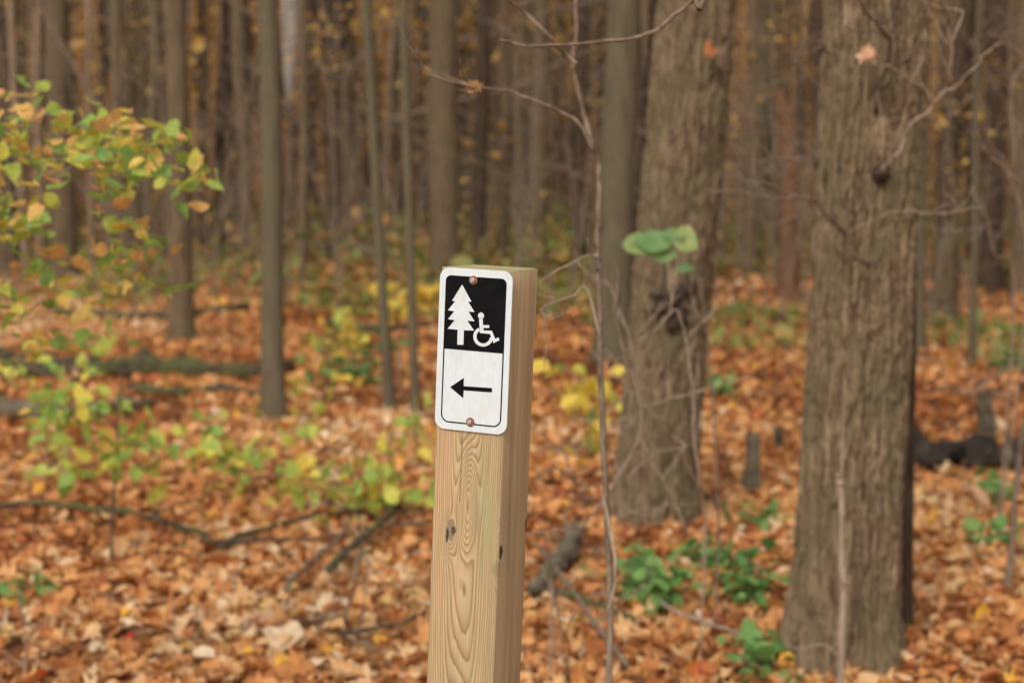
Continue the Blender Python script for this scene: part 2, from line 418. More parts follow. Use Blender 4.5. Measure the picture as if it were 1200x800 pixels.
spec = [
 (1072, 1059, 742, 17, 'bark_dark', 'thin dark trunk pressed close behind the right side of the nearest big tree'),
 (731, 716, 432, 43, 'bark_grey', 'smooth straight grey trunk standing left behind the hollowed trunk'),
 (316, 321, 497, 27, 'bark_grey', 'smooth slim grey trunk standing alone left of the signpost, base in orange leaves'),
 (205, 213, 404, 29, 'bark_brown', 'grey-brown trunk right behind the tip of the leafy shrub at left'),
 (66, 77, 330, 32, 'bark_brown', 'thick grey-brown trunk seen through the yellow-green shrub at far left'),
 (181, 170, 334, 10, 'bark_grey', 'thin stem just left of the trunk behind the shrub tip'),
 (356, 355, 344, 10, 'bark_brown', 'thin pole-like trunk just right of the slim lone grey trunk'),
 (428, 457, 486, 13, 'bark_grey', 'thin slightly leaning trunk midway between slim grey trunk and signpost'),
 (477, 487, 490, 11, 'bark_grey', 'thin straight pale-grey stem next left of the signpost'),
 (520, 522, 352, 36, 'bark_brown', 'broad dim trunk rising right behind the signpost top'),
 (566, 560, 338, 17, 'bark_dark', 'dark slender trunk above the right part of the sign plate'),
 (592, 589, 330, 13, 'bark_brown', 'slender brown trunk above the post top'),
 (634, 632, 318, 20, 'bark_brown', 'hazy brown trunk between post top and the slim bare sapling'),
 (1079, 1073, 420, 20, 'bark_grey', 'grey trunk tucked right behind the nearest big tree'),
 (1168, 1160, 345, 28, 'bark_dark', 'dark thick trunk near the right edge, behind bare twigs'),
 (1146, 1139, 436, 9, 'bark_grey', 'thin pale stem left of the dark trunk near right edge'),
 (884, 878, 330, 17, 'bark_brown', 'brown trunk in the gap between the two big trees'),
 (1200, 1194, 350, 22, 'bark_brown', 'brown trunk cut by the right edge of the view'),
 (12, 14, 320, 18, 'bark_dark', 'dark trunk at the left edge above the shrub'),
 (135, 140, 318, 14, 'bark_brown', 'dim brown trunk between the two thicker trunks behind the shrub'),
 (276, 280, 300, 18, 'bark_dark', 'dark trunk behind the far fallen log'),
 (408, 405, 310, 20, 'bark_brown', 'dim brown trunk left of the thin leaning trunk'),
 (682, 678, 330, 15, 'bark_dark', 'dark trunk just left of the smooth straight grey trunk'),
 (905, 915, 318, 16, 'bark_brown', 'brown trunk beside the reddish rotten trunk'),
 (960, 962, 330, 16, 'bark_dark', 'dark trunk half hidden by the nearest big tree'),
 (1122, 1118, 330, 14, 'bark_brown', 'slim brown trunk behind the rotten stump at right'),
]
for (a, b, c, w, m, lab) in spec:
    tree('tree', a, b, c, w, M[m], lab, H=random.uniform(10, 14), n=16, flare=.3, fl_h=.18, taper=.55, bend=.03)
# reddish rotten trunk (broken) and pale-coloured trunks
def snag(pxt, pyt, pxb, pyb, w, mat, label, name='dead_tree', jag=.4, cat='dead tree', **kw):
    b = G(pxb, pyb); Y = b.y; tp = P(pxt, pyt, Y); H = tp.z-b.z; r = w/2*Y/F
    m = MB(); kw.setdefault('taper', .8)
    trunk_mesh(m, (0, 0, 0), tp-b, r, H, n=18, seg=.05, flare=kw.pop('flare', .35), fl_h=.12, seed=pxb*.02, bend=.06, ridge=r*.35, rscale=.25/max(r, .03), **kw)
    # splintered top
    n = 18; k = len(m.v)-n
    vs = [Vector(v) for v in m.v]; c = sum((vs[k+j] for j in range(n)), Vector())/n
    for j in range(n):
        h = jag*r*2*(random.random()**1.5); vs[k+j].z += h
    m.v = [tuple(v) for v in vs]; m.f.pop(); m.m.pop()
    m.v.append(tuple(c-Vector((0, 0, r*.6)))); ci = len(m.v)-1
    for j in range(n): m.f.append((k+j, k+(j+1) % n, ci)); m.m.append(0)
    o = m.build(name, mat); o.location = b
    return tag(o, label, cat)
snag(925, 128, 924, 350, 25, M['bark_red'], 'reddish-brown rotten standing trunk in the gap between the big trees', jag=1.2)
snag(1108, 292, 1104, 382, 34, M['bark_brown'], 'brown rotten stump with splintered top right of the nearest big tree', 'tree_stump', 1.2, 'stump', flare=.4)
snag(882, 512, 881, 580, 17, M['log_grey'], 'short grey stump standing in leaves between the two big trees', 'tree_stump', .5, 'stump')
snag(913, 503, 913, 533, 10, M['log'], 'tiny dark stump left of the nearest big trunk', 'tree_stump', .8, 'stump')
snag(1152, 470, 1158, 522, 18, M['log'], 'dark broken stub rising from the mossy log at right', 'tree_stump', 1, 'stump')
def pale(px, pyb, w, label):  # brown lower trunk carrying a whitish upper section that widens upward
    Y = 30; b = P(px, pyb, Y); g = Vector((b.x, b.y, hgt(b.x, b.y)))
    root = empty('dead_tree', g, label, 'dead tree')
    m = MB(); trunk_mesh(m, (0, 0, 0), (0.02, 0, b.z-g.z), w/2*Y/F*.8, b.z-g.z, n=12, seed=px*.01, flare=.2); m.build('lower_trunk', M['bark_brown'], root)
    m = MB(); k = b.z-g.z; m.tube([(0.0, 0, k-.3), (.02, 0, k+.4), (.04, 0, k+1.2), (.05, 0, k+3), (.05, 0, k+7)], [w*.3*Y/F, w*.5*Y/F, w*.7*Y/F, w*.85*Y/F, w*.4*Y/F], 12, rough=.15)
    m.build('upper_trunk', M['bark_pale'], root)
pale(339, 112, 15, 'dead tree with bleached whitish upper trunk, just right of the slim lone grey trunk')
Mp = M['bark_tan']
for (px, pb, w, lab) in ((44, 318, 10, 'pale tan stem left of the thick trunk at far left'), (104, 316, 8, 'pale tan stem right of the thick trunk at far left')):
    tree('tree', px, px+3, pb, w, Mp, lab, H=11, n=10)

# background trees one can still tell apart (22 to 46 m)
kinds = [('bark_brown', .085, 'mid-brown blurred trunk among the background trees'), ('bark_dark', .10, 'dark blurred trunk among the background trees'),
         ('bark_grey', .07, 'slender greyish blurred trunk among the background trees'), ('bark_tan', .055, 'thin pale blurred stem among the background trees')]
protos = []
for ki, (mk, r, lab) in enumerate(kinds):
    for v in range(4):
        H = 12+v; m = MB(); lean = Vector((random.uniform(-.04, .04), 0, 1))
        top = trunk_mesh(m, (0, 0, 0), lean, r*random.uniform(.85, 1.3), H, n=9, seg=.5, seed=ki*5+v+.3, flare=.3, fl_h=.2, bend=.06, taper=.45)
        c = MB(); limb_set(c, Vector((0, 0, 0)), H, top, r, n=7, seed=ki*9+v)
        if ki == 1 or v == 3:    # a forked stem
            z0 = random.uniform(1.5, 3); c.tube([lean*z0, lean*(z0+1.5)+Vector((.28, 0, 0)), lean*(z0+4)+Vector((.55, .1, 0)), lean*(z0+7)+Vector((.6, .2, 0))], [r*.7, r*.62, r*.5, r*.25], 8)
        protos.append((m, c, M[mk], lab, 'background trees: '+('brown', 'dark', 'slender grey', 'thin pale')[ki]))
placed = []; used = {}
tries = 0
while len(placed) < 190 and tries < 9000:
    tries += 1
    y = math.sqrt(random.uniform(23**2, 48**2)); x = random.uniform(-1, 1)*(.34*y+.8)
    if abs(600+x/y*F-339) < 20 and y < 32: continue
    if any((x-a)**2+(y-b)**2 < .8 for a, b in placed): continue
    placed.append((x, y)); i = random.choices(range(16), [3]*4+[2]*4+[3]*4+[1.3]*4)[0]
    m, c, mat, lab, grp = protos[i]
    loc = (x, y, hgt(x, y)); rz = random.uniform(0, 6.28)
    if i not in used:
        root = empty('tree', loc, lab, 'tree', grp); m.build('trunk', mat, root); c.build('crown', mat, root); used[i] = root
    else:
        s = used[i]; root = s.copy(); col.objects.link(root); root.location = loc
        for ch in s.children: d = ch.copy(); d.parent = root; col.objects.link(d)
    root.rotation_euler = (random.gauss(0, .03), random.gauss(0, .03), rz)
    k = random.uniform(.7, 1.2); root.scale = (k, k, 1)

# far wood (beyond 44 m): one mass
m = MB(); pl = []
for i in range(650):
    y = math.sqrt(random.uniform(44**2, 125**2)); x = random.uniform(-1, 1)*(.36*y+3)
    z = hgt(x, y); H = random.uniform(9, 14); r = random.uniform(.05, .2); dx = random.gauss(0, .9); mi = random.choice((0, 0, 1, 2, 3, 3))
    m.tube([(x, y, z-.3), (x+dx*.4+random.uniform(-.1, .1), y, z+H*.4), (x+dx, y, z+H)], [r*1.1, r*.85, r*.3], 6, mi=mi, cap=False)
    for k in range(5):
        t_ = random.uniform(.12, .95); a = random.uniform(-1, 1); L = random.uniform(.6, 2.4)
        p = Vector((x+dx*t_, y, z+H*t_)); q = p+Vector((L*a, random.uniform(-.5, .5), L*random.uniform(.1, .9)))
        m.tube([p, p.lerp(q, .5)+Vector((0, 0, -.08)), q], [r*.28, r*.2, r*.08], 4, mi=mi, cap=False)
    pl.append((x, y, z, H))
me_far = m
tag(me_far.build('distant_wood', [M['bark_brown'], M['bark_dark'], M['bark_grey'], M['bark_tan']]), 'hazy far-off mass of thin bare trunks filling the background', 'woodland', kind='stuff')

def cloud_leaves(n, region, size, tone, tilt=.6, w=.7):
    pos = np.array([region() for _ in range(n)]); s = size*rng.lognormal(0, .3, n)
    tv, tf = oval(w); return (curl(tv, n, .3), tf, pos, rots(n, tilt, s), np.clip(tone(n), 0, 1), 0)
# thin autumn foliage hanging in the far wood
def reg_far():
    while True:
        y = math.sqrt(random.uniform(30**2, 105**2)); x = random.uniform(-1, 1)*(.36*y+2)
        g = hgt(x, y); z = g+random.uniform(.1, 10)**1.0
        if noise.noise(Vector((x*.16, y*.1, z*.55)))+.25*noise.noise(Vector((x*.6, y*.3, z*2))) > .04: return (x, y, z)
tag(np_mesh('distant_foliage', [cloud_leaves(120000, reg_far, .18, lambda n: rng.beta(1.8, 1.9, n), .7)], [M['far_leaf']]), 'thin brown and orange autumn leaves hanging through the far wood', 'foliage', kind='stuff')
# low green-brown undergrowth at the foot of the far trees
def reg_cov():
    while True:
        y = random.uniform(14, 46); x = random.uniform(-1, 1)*(.35*y+1)
        px = 600+x/y*F
        if 220 < px < 460 and 19 < y < 30.5 and random.random() < .72: continue
        v = noise.noise(Vector((x*.25, y*.16, 2.2)))+.35*noise.noise(Vector((x*1.1, y*.7, 5)))
        lo = -.18 if 90 < px < 470 else -.30 if 610 < px < 940 else -.12
        if y < 24: lo += (24-y)*.032
        if v > lo:
            h = (v-lo)*1.7*min(1, (y-12)/12)
            return (x, y, hgt(x, y)+random.uniform(.02, 1)**1.3*min(h, 1.15))
tag(np_mesh('undergrowth', [cloud_leaves(50000, reg_cov, .11, lambda n: rng.beta(1.7, 1.5, n), .6)], [M['cover_leaf']]), 'low green and olive undergrowth at the foot of the background trees', 'undergrowth', kind='stuff')
# thin brush stems in the middle distance
m = MB()
for i in range(900):
    y = math.sqrt(random.uniform(15**2, 42**2)); x = random.uniform(-1, 1)*(.34*y+1); z = hgt(x, y); H = random.uniform(.6, 4.5); r = random.uniform(.005, .016)
    d = Vector((random.uniform(-.25, .25), random.uniform(-.2, .2), 1)); pts = [Vector((x, y, z-.05))]
    for k in range(6):
        d += Vector((random.uniform(-.18, .18), random.uniform(-.1, .1), 0)); pts.append(pts[-1]+d*H/6)
    m.tube(pts, [r*(1-k/8) for k in range(7)], 5, cap=False)
    for k in range(4):
        p = pts[random.randint(2, 5)]; a = random.uniform(-1, 1); L = H*random.uniform(.12, .4)
        m.tube([p, p+Vector((a*L*.5, 0, L*.25)), p+Vector((a*L, random.uniform(-.2, .2), L*.38))], [r*.6, r*.45, r*.2], 4, cap=False)
for i in range(60):
    y = random.uniform(20, 46); x = random.uniform(-1, 1)*.33*y; z = hgt(x, y)+random.uniform(-.2, 5); L = random.uniform(2, 6); a = random.choice((-1, 1))*random.uniform(.15, 1.25)
    d = Vector((math.cos(a)*random.choice((-1, 1)), random.uniform(-.3, .3), abs(math.sin(a)))); r = random.uniform(.012, .035)
    m.tube([Vector((x, y, z))+d*L*k/5+Vector((0, 0, random.uniform(-.08, .08))) for k in range(6)], [r*(1-k*.13) for k in range(6)], 6, cap=False)
tag(m.build('brushwood', M['twig']), 'thin bare brush stems tangled between the background trunks', 'brushwood', kind='stuff')

# ------------------------------------------------------------------ leafy plants built from guided sprays
def spray_leaves(paths, n, size, jit, zj, tone, w=.7, tilt=.4, droop=.25, dens=None):
    """leaves along 3-D paths; returns a leaf batch"""
    pos = []; 
    for _ in range(n):
        S = random.choices(paths, [len(p) for p in paths])[0]; i = random.randrange(len(S)-1); f = random.random()
        p = S[i].lerp(S[i+1], f)
        pos.append((p.x+random.gauss(0, jit), p.y+random.gauss(0, zj), p.z+random.gauss(0, jit*.6)))
    pos = np.array(pos); s = size*np.clip(rng.lognormal(0, .22, n), .5, 1.4)
    tv, tf = oval(w); return (curl(tv, n, .35), tf, pos, rots(n, tilt, s), np.clip(tone(n), 0, 1), 0)
def plant(name, label, cat, base, stems, nleaf, size, mat, tone, Y, Y2=None, w0=5, w1=1.5, jit=.03, zj=.06, stem='twig', tilt=.45, group=None, lw=.7, leafpaths=None, extra0=None):
    base = Vector(base); root = empty(name, base, label, cat, group)
    m = MB(); paths = []
    for k, st in enumerate(stems):
        S = pxtube(m, st, Y, w0 if k == 0 else w0*.6, w1, 6, Y2, extra0=(extra0 if k == 0 else None)); paths.append(S)
    m.v = [tuple(Vector(v)-base) for v in m.v]
    m.build('stem', M[stem], root)
    lp = paths if leafpaths is None else [paths[i] for i in leafpaths]
    part = spray_leaves(lp, nleaf, size, jit, zj, tone, lw, tilt)
    part = (part[0], part[1], part[2]-np.array(base), part[3], part[4], 0)
    np_mesh('foliage', [part], [mat], root)
    return root
# big shrub at left: stems come from its foot outside the left edge
sb = Vector((-1.62, 4.3, hgt(-1.62, 4.3)))
stems = [
 [(-60, 330), (-10, 250), (60, 205), (130, 190), (190, 200), (240, 235)],
 [(-60, 300), (-20, 190), (20, 145), (60, 135), (100, 150), (150, 140)],
 [(20, 145), (70, 175), (120, 185), (160, 165), (210, 170)],
 [(-40, 260), (10, 205), (60, 165), (110, 145), (140, 160), (180, 155), (205, 175)],
 [(60, 205), (110, 200), (160, 205), (205, 215), (235, 225)],
 [(-40, 160), (-5, 120), (25, 110), (45, 105)],
 [(-40, 300), (0, 265), (40, 240), (80, 245)],
 [(110, 200), (125, 235), (130, 250)],
 [(130, 240), (150, 270), (165, 290), (175, 320), (195, 345)],
 [(-40, 380), (20, 330), (60, 305), (120, 300), (135, 305)],
 [(-40, 420), (20, 375), (60, 350), (120, 335), (130, 345)],
 [(-40, 130), (0, 150), (30, 185), (60, 190), (100, 170)],
 [(-40, 300), (-10, 280), (20, 260), (45, 285), (60, 310)],
 [(-40, 440), (0, 430), (30, 400), (70, 385), (100, 400)],
]
counts = [60, 56, 44, 56, 44, 18, 40, 14, 34, 44, 48, 46, 36, 40]
root = empty('shrub', sb, 'yellow-green leafy shrub reaching in from the left edge, in front of the trunks', 'shrub')
m = MB(); batches = []
for k, (st, c) in enumerate(zip(stems, counts)):
    Yd = 4.1+random.uniform(-.3, .35)
    S = pxtube(m, st, Yd, 4 if k < 2 else 2.4, 1.2, 6, wob=2, extra0=[sb, sb+Vector((.05, 0, .6))] if st[0][0] < -30 else None)
    bt = spray_leaves([S[max(0, len(S)//5):]] , int(c*1.0), .045, .024, .12, lambda n: rng.beta(1.25, 1.25, n)+.05, .72, .5)
    batches.append((bt[0], bt[1], bt[2]-np.array(sb), bt[3], bt[4], 0))
m.v = [tuple(Vector(v)-sb) for v in m.v]
m.build('stem', M['twig'], root); np_mesh('foliage', batches, [M['shrub_leaf']], root)

def gplant(name, label, cat, pxb, pyb, stems, nleaf, size, mat, tone, **kw):
    nleaf = int(nleaf*(1.45 if mat == 'yellow_leaf' else 1.6)); b = G(pxb, pyb); kw.setdefault('tilt', .75 if mat == 'yellow_leaf' else .4); return plant(name, label, cat, b, stems, nleaf, size, M[mat], tone, b.y, **kw)
yg = lambda a, b: (lambda n: rng.beta(a, b, n))
gplant('sapling', 'thin upright sapling with a few green leaves, left foreground below the shrub', 'sapling', 130, 662,
  [[(130, 664), (133, 580), (138, 500), (143, 440), (148, 370)], [(136, 520), (100, 500), (60, 470), (40, 500)], [(137, 510), (165, 520), (185, 540), (160, 555)],
   [(136, 530), (110, 545), (90, 550), (60, 540)], [(138, 500), (110, 480), (75, 475)]], 62, .074, 'yellow_leaf', yg(1.4, 2.4), jit=.05, zj=.12, leafpaths=[1, 2, 3, 4], stem='twig_dark', w0=6)
gplant('seedling', 'leafy low seedling with green sprays beside the left foreground sapling', 'seedling', 60, 565,
  [[(60, 566), (55, 530), (45, 480), (30, 430)], [(50, 500), (80, 480), (130, 400), (125, 385)], [(30, 430), (80, 440), (110, 415)], [(10, 440), (60, 380), (40, 350)]], 46, .074, 'yellow_leaf', yg(1.3, 2.6), jit=.06, zj=.15)
gplant('seedling', 'yellow-green seedling spreading over the leaves below the slim grey trunk', 'seedling', 290, 585,
  [[(290, 586), (285, 560), (270, 520), (240, 490)], [(282, 550), (310, 520), (345, 500), (370, 490)], [(280, 545), (240, 530), (205, 520)], [(285, 560), (330, 555), (350, 560)]], 60, .074, 'yellow_leaf', yg(1.6, 2.2), jit=.06, zj=.16)
gplant('seedling', 'bright yellow-green seedling low down, close left of the post', 'seedling', 420, 612,
  [[(420, 613), (425, 590), (450, 560), (500, 545)], [(423, 600), (400, 570), (350, 560), (330, 570)], [(430, 585), (470, 590), (500, 575)], [(415, 590), (390, 545), (365, 550)], [(440, 570), (430, 540), (455, 530)]], 74, .074, 'yellow_leaf', yg(2, 2), jit=.045, zj=.14)
gplant('seedling', 'small yellow-green seedling left of the sign plate, lower edge', 'seedling', 492, 545,
  [[(492, 546), (490, 520), (485, 495), (505, 480)], [(490, 520), (470, 505), (455, 515)]], 18, .074, 'yellow_leaf', yg(2, 2), jit=.04, zj=.1)
gplant('seedling', 'yellow-leaved seedling in front of dark green patch, right of slim grey trunk', 'seedling', 378, 480,
  [[(378, 481), (380, 455), (390, 420), (425, 380)], [(382, 450), (355, 450), (335, 462)], [(386, 430), (375, 405), (370, 400)], [(384, 440), (405, 440), (410, 450)], [(395, 410), (410, 395), (425, 400)], [(384, 400), (395, 385), (420, 372)]], 62, .074, 'yellow_leaf', yg(2.6, 1.7), jit=.06, zj=.14)
gplant('sapling', 'thin stem with yellow leaves beside the top left corner of the sign', 'sapling', 470, 470,
  [[(470, 470), (468, 420), (464, 370), (475, 342)], [(466, 380), (458, 350), (452, 338)], [(468, 360), (485, 345), (495, 345)]], 30, .10, 'yellow_leaf', yg(4.5, 1.6), jit=.045, zj=.08, leafpaths=[1, 2])
gplant('seedling', 'yellow and lime leaved seedling between the post and the hollowed trunk', 'seedling', 690, 540,
  [[(690, 541), (688, 500), (680, 450), (650, 425)], [(685, 470), (710, 450), (722, 430)], [(686, 480), (668, 470), (640, 455)], [(684, 460), (700, 470), (722, 478)]], 34, .10, 'yellow_leaf', yg(3, 1.9), jit=.05, zj=.1)
gplant('seedling', 'dark green low bush beyond the yellow-leaved seedling', 'bush', 405, 452,
  [[(405, 453), (400, 430), (380, 410)], [(405, 440), (430, 420), (450, 410)], [(405, 440), (415, 415), (410, 400)]], 70, .08, 'green_leaf', yg(1.2, 3), jit=.13, zj=.25)
for i, (px, py, w, h, n, lab) in enumerate([
  (765, 712, 60, 60, 62, 'green low plant on the leaves at the foot of the hollowed trunk'),
  (830, 668, 50, 24, 46, 'flat spreading green plant midway between the two big trunks'),
  (880, 706, 40, 55, 52, 'green low plant against the left side of the nearest big trunk'),
  (892, 615, 34, 14, 26, 'small flat olive plant behind, between stump and nearest big trunk'),
  (885, 800, 42, 45, 34, 'green plant at the bottom edge left of the nearest big trunk'),
  (1152, 640, 26, 14, 24, 'small green plant right of the nearest big trunk, below the mossy log'),
  (1165, 588, 26, 24, 26, 'green sprig beside the mossy log at right'),
  (1180, 440, 40, 34, 60, 'dull green bush near the right edge above the mossy log'),
  (40, 700, 22, 12, 20, 'tiny green tuft in the leaves at lower left'),
  (838, 470, 20, 40, 36, 'faint green sprig right of the hollowed trunk'),
  (700, 505, 20, 26, 22, 'little green sprig at the left foot of the hollowed trunk'),
  (1000, 690, 1, 1, 0, '')]):
    if not n: continue
    st = [[(px, py), (px+random.uniform(-.3, .3)*w, py-h*.5), (px+a*w, py-h*b)] for a, b in ((-.9, .6), (-.5, 1), (0, .9), (.5, 1), (.9, .6), (.2, .5))]
    gplant('low_plant', lab, 'plant', px, py, st, n, .055, 'green_leaf', yg(1.8, 2.4), jit=.045, zj=.10, w0=3, w1=1.2, tilt=.3, lw=.85)
# orange-yellow beech saplings in the background
for i, (px, pyb, pts, n, s, lab) in enumerate([
  (575, 330, [[(575, 331), (572, 290), (575, 200), (570, 140)], [(573, 285), (545, 288), (530, 290)], [(574, 235), (548, 240), (520, 232)], [(574, 240), (600, 236), (605, 230)], [(574, 190), (550, 185), (535, 195)], [(572, 170), (590, 165), (600, 170)]], 70, .12, 'sapling with flat sprays of dull yellow leaves above the post top'),
  (395, 330, [[(395, 331), (392, 200), (385, 80), (380, 0)], [(388, 60), (410, 30), (425, 20)], [(387, 90), (360, 60), (355, 40)]], 60, .12, 'sapling with orange-yellow leaves high up, left of the thin leaning trunk'),
  (1118, 345, [[(1118, 346), (1116, 220), (1110, 120), (1115, 30)], [(1112, 160), (1085, 130), (1070, 120)], [(1112, 140), (1140, 110), (1150, 130)], [(1115, 210), (1095, 190), (1090, 215)], [(1118, 330), (1165, 335), (1190, 325)]], 80, .10, 'sapling with sparse golden leaves right of the nearest big tree'),
  (130, 320, [[(130, 321), (128, 200), (120, 100), (125, 10)], [(125, 80), (95, 60), (70, 50)], [(125, 60), (160, 30), (185, 20)], [(124, 110), (150, 90), (170, 85)]], 80, .12, 'sapling with rusty orange leaves above the left shrub'),
  (870, 330, [[(870, 331), (868, 220), (862, 130), (865, 20)], [(866, 160), (850, 150), (830, 150)], [(866, 120), (900, 100), (925, 90)], [(866, 60), (900, 40), (910, 30)]], 90, .11, 'sapling with rust-gold leaves between the tops of the two big trees'),
  (1190, 350, [[(1190, 351), (1188, 250), (1185, 150), (1190, 20)], [(1188, 190), (1200, 180), (1215, 185)], [(1188, 100), (1170, 80), (1165, 70)]], 34, .10, 'sapling with a few golden leaves at the right edge'),
  (560, 345, [[(560, 346), (530, 330), (505, 250), (500, 100)], [(502, 100), (515, 50), (500, 5)], [(502, 60), (480, 10), (530, 0)]], 34, .12, 'sapling with few orange leaves over the top left of the sign')]):
    b = G(px, pyb); plant('sapling', lab, 'sapling', b, pts, n, s, M['far_leaf'], yg(5, 1.7), b.y, w0=4, w1=1.5, jit=.22, zj=.35, tilt=.22, leafpaths=list(range(1, len(pts))), group='background saplings still in leaf')

# ------------------------------------------------------------------ bare sapling right of the post
b = Vector((.175, 3.3, hgt(.175, 3.3)))
root = empty('sapling', b, 'slim bare sapling with forked top rising right of the post', 'sapling')
def sub(mb, name, mat, root, base):
    mb.v = [tuple(Vector(v)-Vector(base)) for v in mb.v]; return mb.build(name, mat, root)
m = MB(); pxtube(m, [(673, -60), (674, 0), (676, 40), (671, 70), (676, 100), (684, 132), (693, 168), (701, 190), (702, 240), (700, 300), (703, 360), (703, 420), (706, 480), (709, 560), (713, 640), (715, 720), (714, 800), (713, 950)], 3.3, 5.5, 9, 10, extra=[b], wob=1.2, rough=.35)
sub(m, 'trunk', M['twig'], root, b)
for pts, w0, w1, mat in [
  ([(676, 75), (664, 66), (645, 45), (615, 15), (598, 2), (570, -14)], 6, 4, 'twig'),
  ([(696, 178), (682, 150), (665, 135), (630, 120), (600, 108), (578, 105), (552, 101), (512, 90), (495, 79), (488, 57)], 5, 1.6, 'twig'),
  ([(552, 101), (530, 92), (505, 82)], 2.6, 1.3, 'twig'),
  ([(701, 300), (690, 298), (665, 310), (634, 328)], 2.4, 1.4, 'twig_pale'),
  ([(700, 318), (692, 290), (691, 262)], 3.5, 2, 'twig_dark'),
  ([(703, 395), (690, 345), (682, 335), (675, 345), (655, 352), (634, 362)], 2.8, 1.4, 'twig_pale'),
  ([(707, 580), (714, 615), (721, 655), (720, 690), (712, 712)], 4.2, 2.8, 'twig_pale'),
  ([(707, 588), (690, 605), (665, 620), (640, 623), (618, 626)], 3.2, 1.6, 'twig'),
  ([(634, 362), (640, 390), (638, 430)], 1.6, 1.1, 'twig_pale'),
  ([(703, 380), (720, 365), (727, 352)], 2, 1.2, 'twig_dark')]:
    m = MB(); S = pxtube(m, pts, 3.28, w0, w1, 7, 3.15 if w0 > 4 else 3.3, wob=1.6); twiglets(m, S, .0012, 2, .08); sub(m, 'branch', M[mat], root, b)
def hang_leaf(px, py, Y, size, mat, parent=None, base=None, n=1, label=None, name='leaf', cat='leaf', jit=.004, tilt=1.0, shape='maple', face=True):
    tv, tf = maple(seed=int(px)) if shape == 'maple' else oval(.8)
    p = P(px, py, Y); pos = np.array([[p.x+random.gauss(0, jit), p.y+random.gauss(0, jit*.4), p.z+random.gauss(0, jit)] for _ in range(n)])
    r = rots(n, .35, np.full(n, size)); A = np.array(Matrix.Rotation(R(72), 3, 'X')); 
    if face: r = A[None]@r
    o = np_mesh(name, [(curl(tv, n, .7), tf, pos-np.array(base if base is not None else p), r, rng.random(n), 0)], [M[mat]], parent)
    if parent is None: o.location = p; tag(o, label, cat)
    return o
hang_leaf(556, 101, 3.18, .035, 'far_leaf', root, b, 3, name='dry_bud', jit=.004)
hang_leaf(674, 364, 3.3, .032, 'orange_leaf', root, b, 2, name='dry_leaf')

F2 = T2.location.y-.165; F1 = T1.location.y-.175
# ---- branch reaching in from the hollowed tree + its details
b2 = Vector(T2.location)
m = MB(); S = pxtube(m, [(588, 47), (600, 50), (620, 54), (660, 53), (700, 49), (735, 46), (768, 36), (790, 18), (815, -2), (840, -40)], 2.75, 3.2, 7.5, 9, 2.95, wob=1.4, rough=.4,
   extra=[(.75, 4.2, 2.75), (.85, 6.0, 3.1), (b2.x+.25, b2.y, 3.5)])
sub(m, 'branch', M['twig'], T2, b2)
hang_leaf(832, 57, F2-.06, .085, 'orange_leaf', T2, b2, 2, name='clinging_leaf')
# dark-coloured hollow: solid lumpy dark burl with an opening rim on the camera side of the trunk
def lump(mb, c, rx, ry, rz, n=22, k=14, amp=.25, seed=0, mi=0):
    vs = []; fs = []
    for i in range(k+1):
        th = math.pi*i/k
        for j in range(n):
            a = 2*math.pi*j/n; d = Vector((math.sin(th)*math.cos(a), math.sin(th)*math.sin(a), math.cos(th)))
            q = 1+amp*noise.noise(d*2.3+Vector((seed, 0, 0)))+amp*.6*noise.noise(d*6+Vector((seed, 3, 0)))
            vs.append((c[0]+d.x*rx*q, c[1]+d.y*ry*q, c[2]+d.z*rz*q))
    for i in range(k):
        for j in range(n): fs.append((i*n+j, (i+1)*n+j, (i+1)*n+(j+1) % n, i*n+(j+1) % n))
    mb.add(vs, fs, mi)
pc = P(786, 360, F2+.012)-b2
m = MB(); random.seed(21)
for k in range(14): lump(m, pc+Vector((random.gauss(0, .036), .008+random.uniform(-.008, .012), random.gauss(0, .05))), random.uniform(.02, .042), .030, random.uniform(.025, .05), amp=.9, seed=k*3.1, n=26, k=18)
m.build('hollow', M['hollow_dark'], T2)
m = MB()
for k in range(12):
    a = 6.28*k/12; lump(m, pc+Vector((math.cos(a)*.072, .028, math.sin(a)*.098-.01)), random.uniform(.018, .034), .026, random.uniform(.03, .05), amp=.7, seed=k*1.7, n=20, k=14)
m.build('hollow_rim', M['bark_big'], T2)
# large green leaves on a twig in front of the hollowed trunk
gb = G(842, 560); root = empty('sapling', gb, 'thin sapling with three big round green leaves in front of the hollowed trunk', 'sapling')
m = MB(); Yg = 5.6
gb = Vector((P(842, 420, Yg).x, Yg, hgt(1.0, Yg))); root.location = gb
pxtube(m, [(842, 640), (838, 520), (832, 420), (822, 340), (806, 312), (770, 300), (740, 296)], Yg, 4, 1.6, 6, wob=1.5, extra0=[gb]); sub(m, 'stem', M['twig'], root, gb)
def big_leaf(px, py, w, h, tone, rz=0):
    tv, tf = oval(1.0); tv = tv.copy(); tv[:, 0] -= .5
    s = np.diag([w*Yg/F, h*Yg/F, .07]); rr = np.array(Matrix.Rotation(rz, 3, 'Y')@Matrix.Rotation(R(52), 3, 'X'))
    p = P(px, py, Yg-.04)-gb
    return (curl(tv, 1, .5), tf, np.array([list(p)]), (rr@s)[None], np.array([tone]), 0)
np_mesh('foliage', [big_leaf(750, 290, 44, 32, .75, .1), big_leaf(768, 284, 52, 34, .45, -.1), big_leaf(802, 283, 36, 42, .95, .5), big_leaf(778, 298, 36, 24, .6), big_leaf(802, 316, 26, 14, .3, -.3), big_leaf(790, 276, 30, 20, .5, .2)], [M['pale_green_leaf']], root, smooth=True)

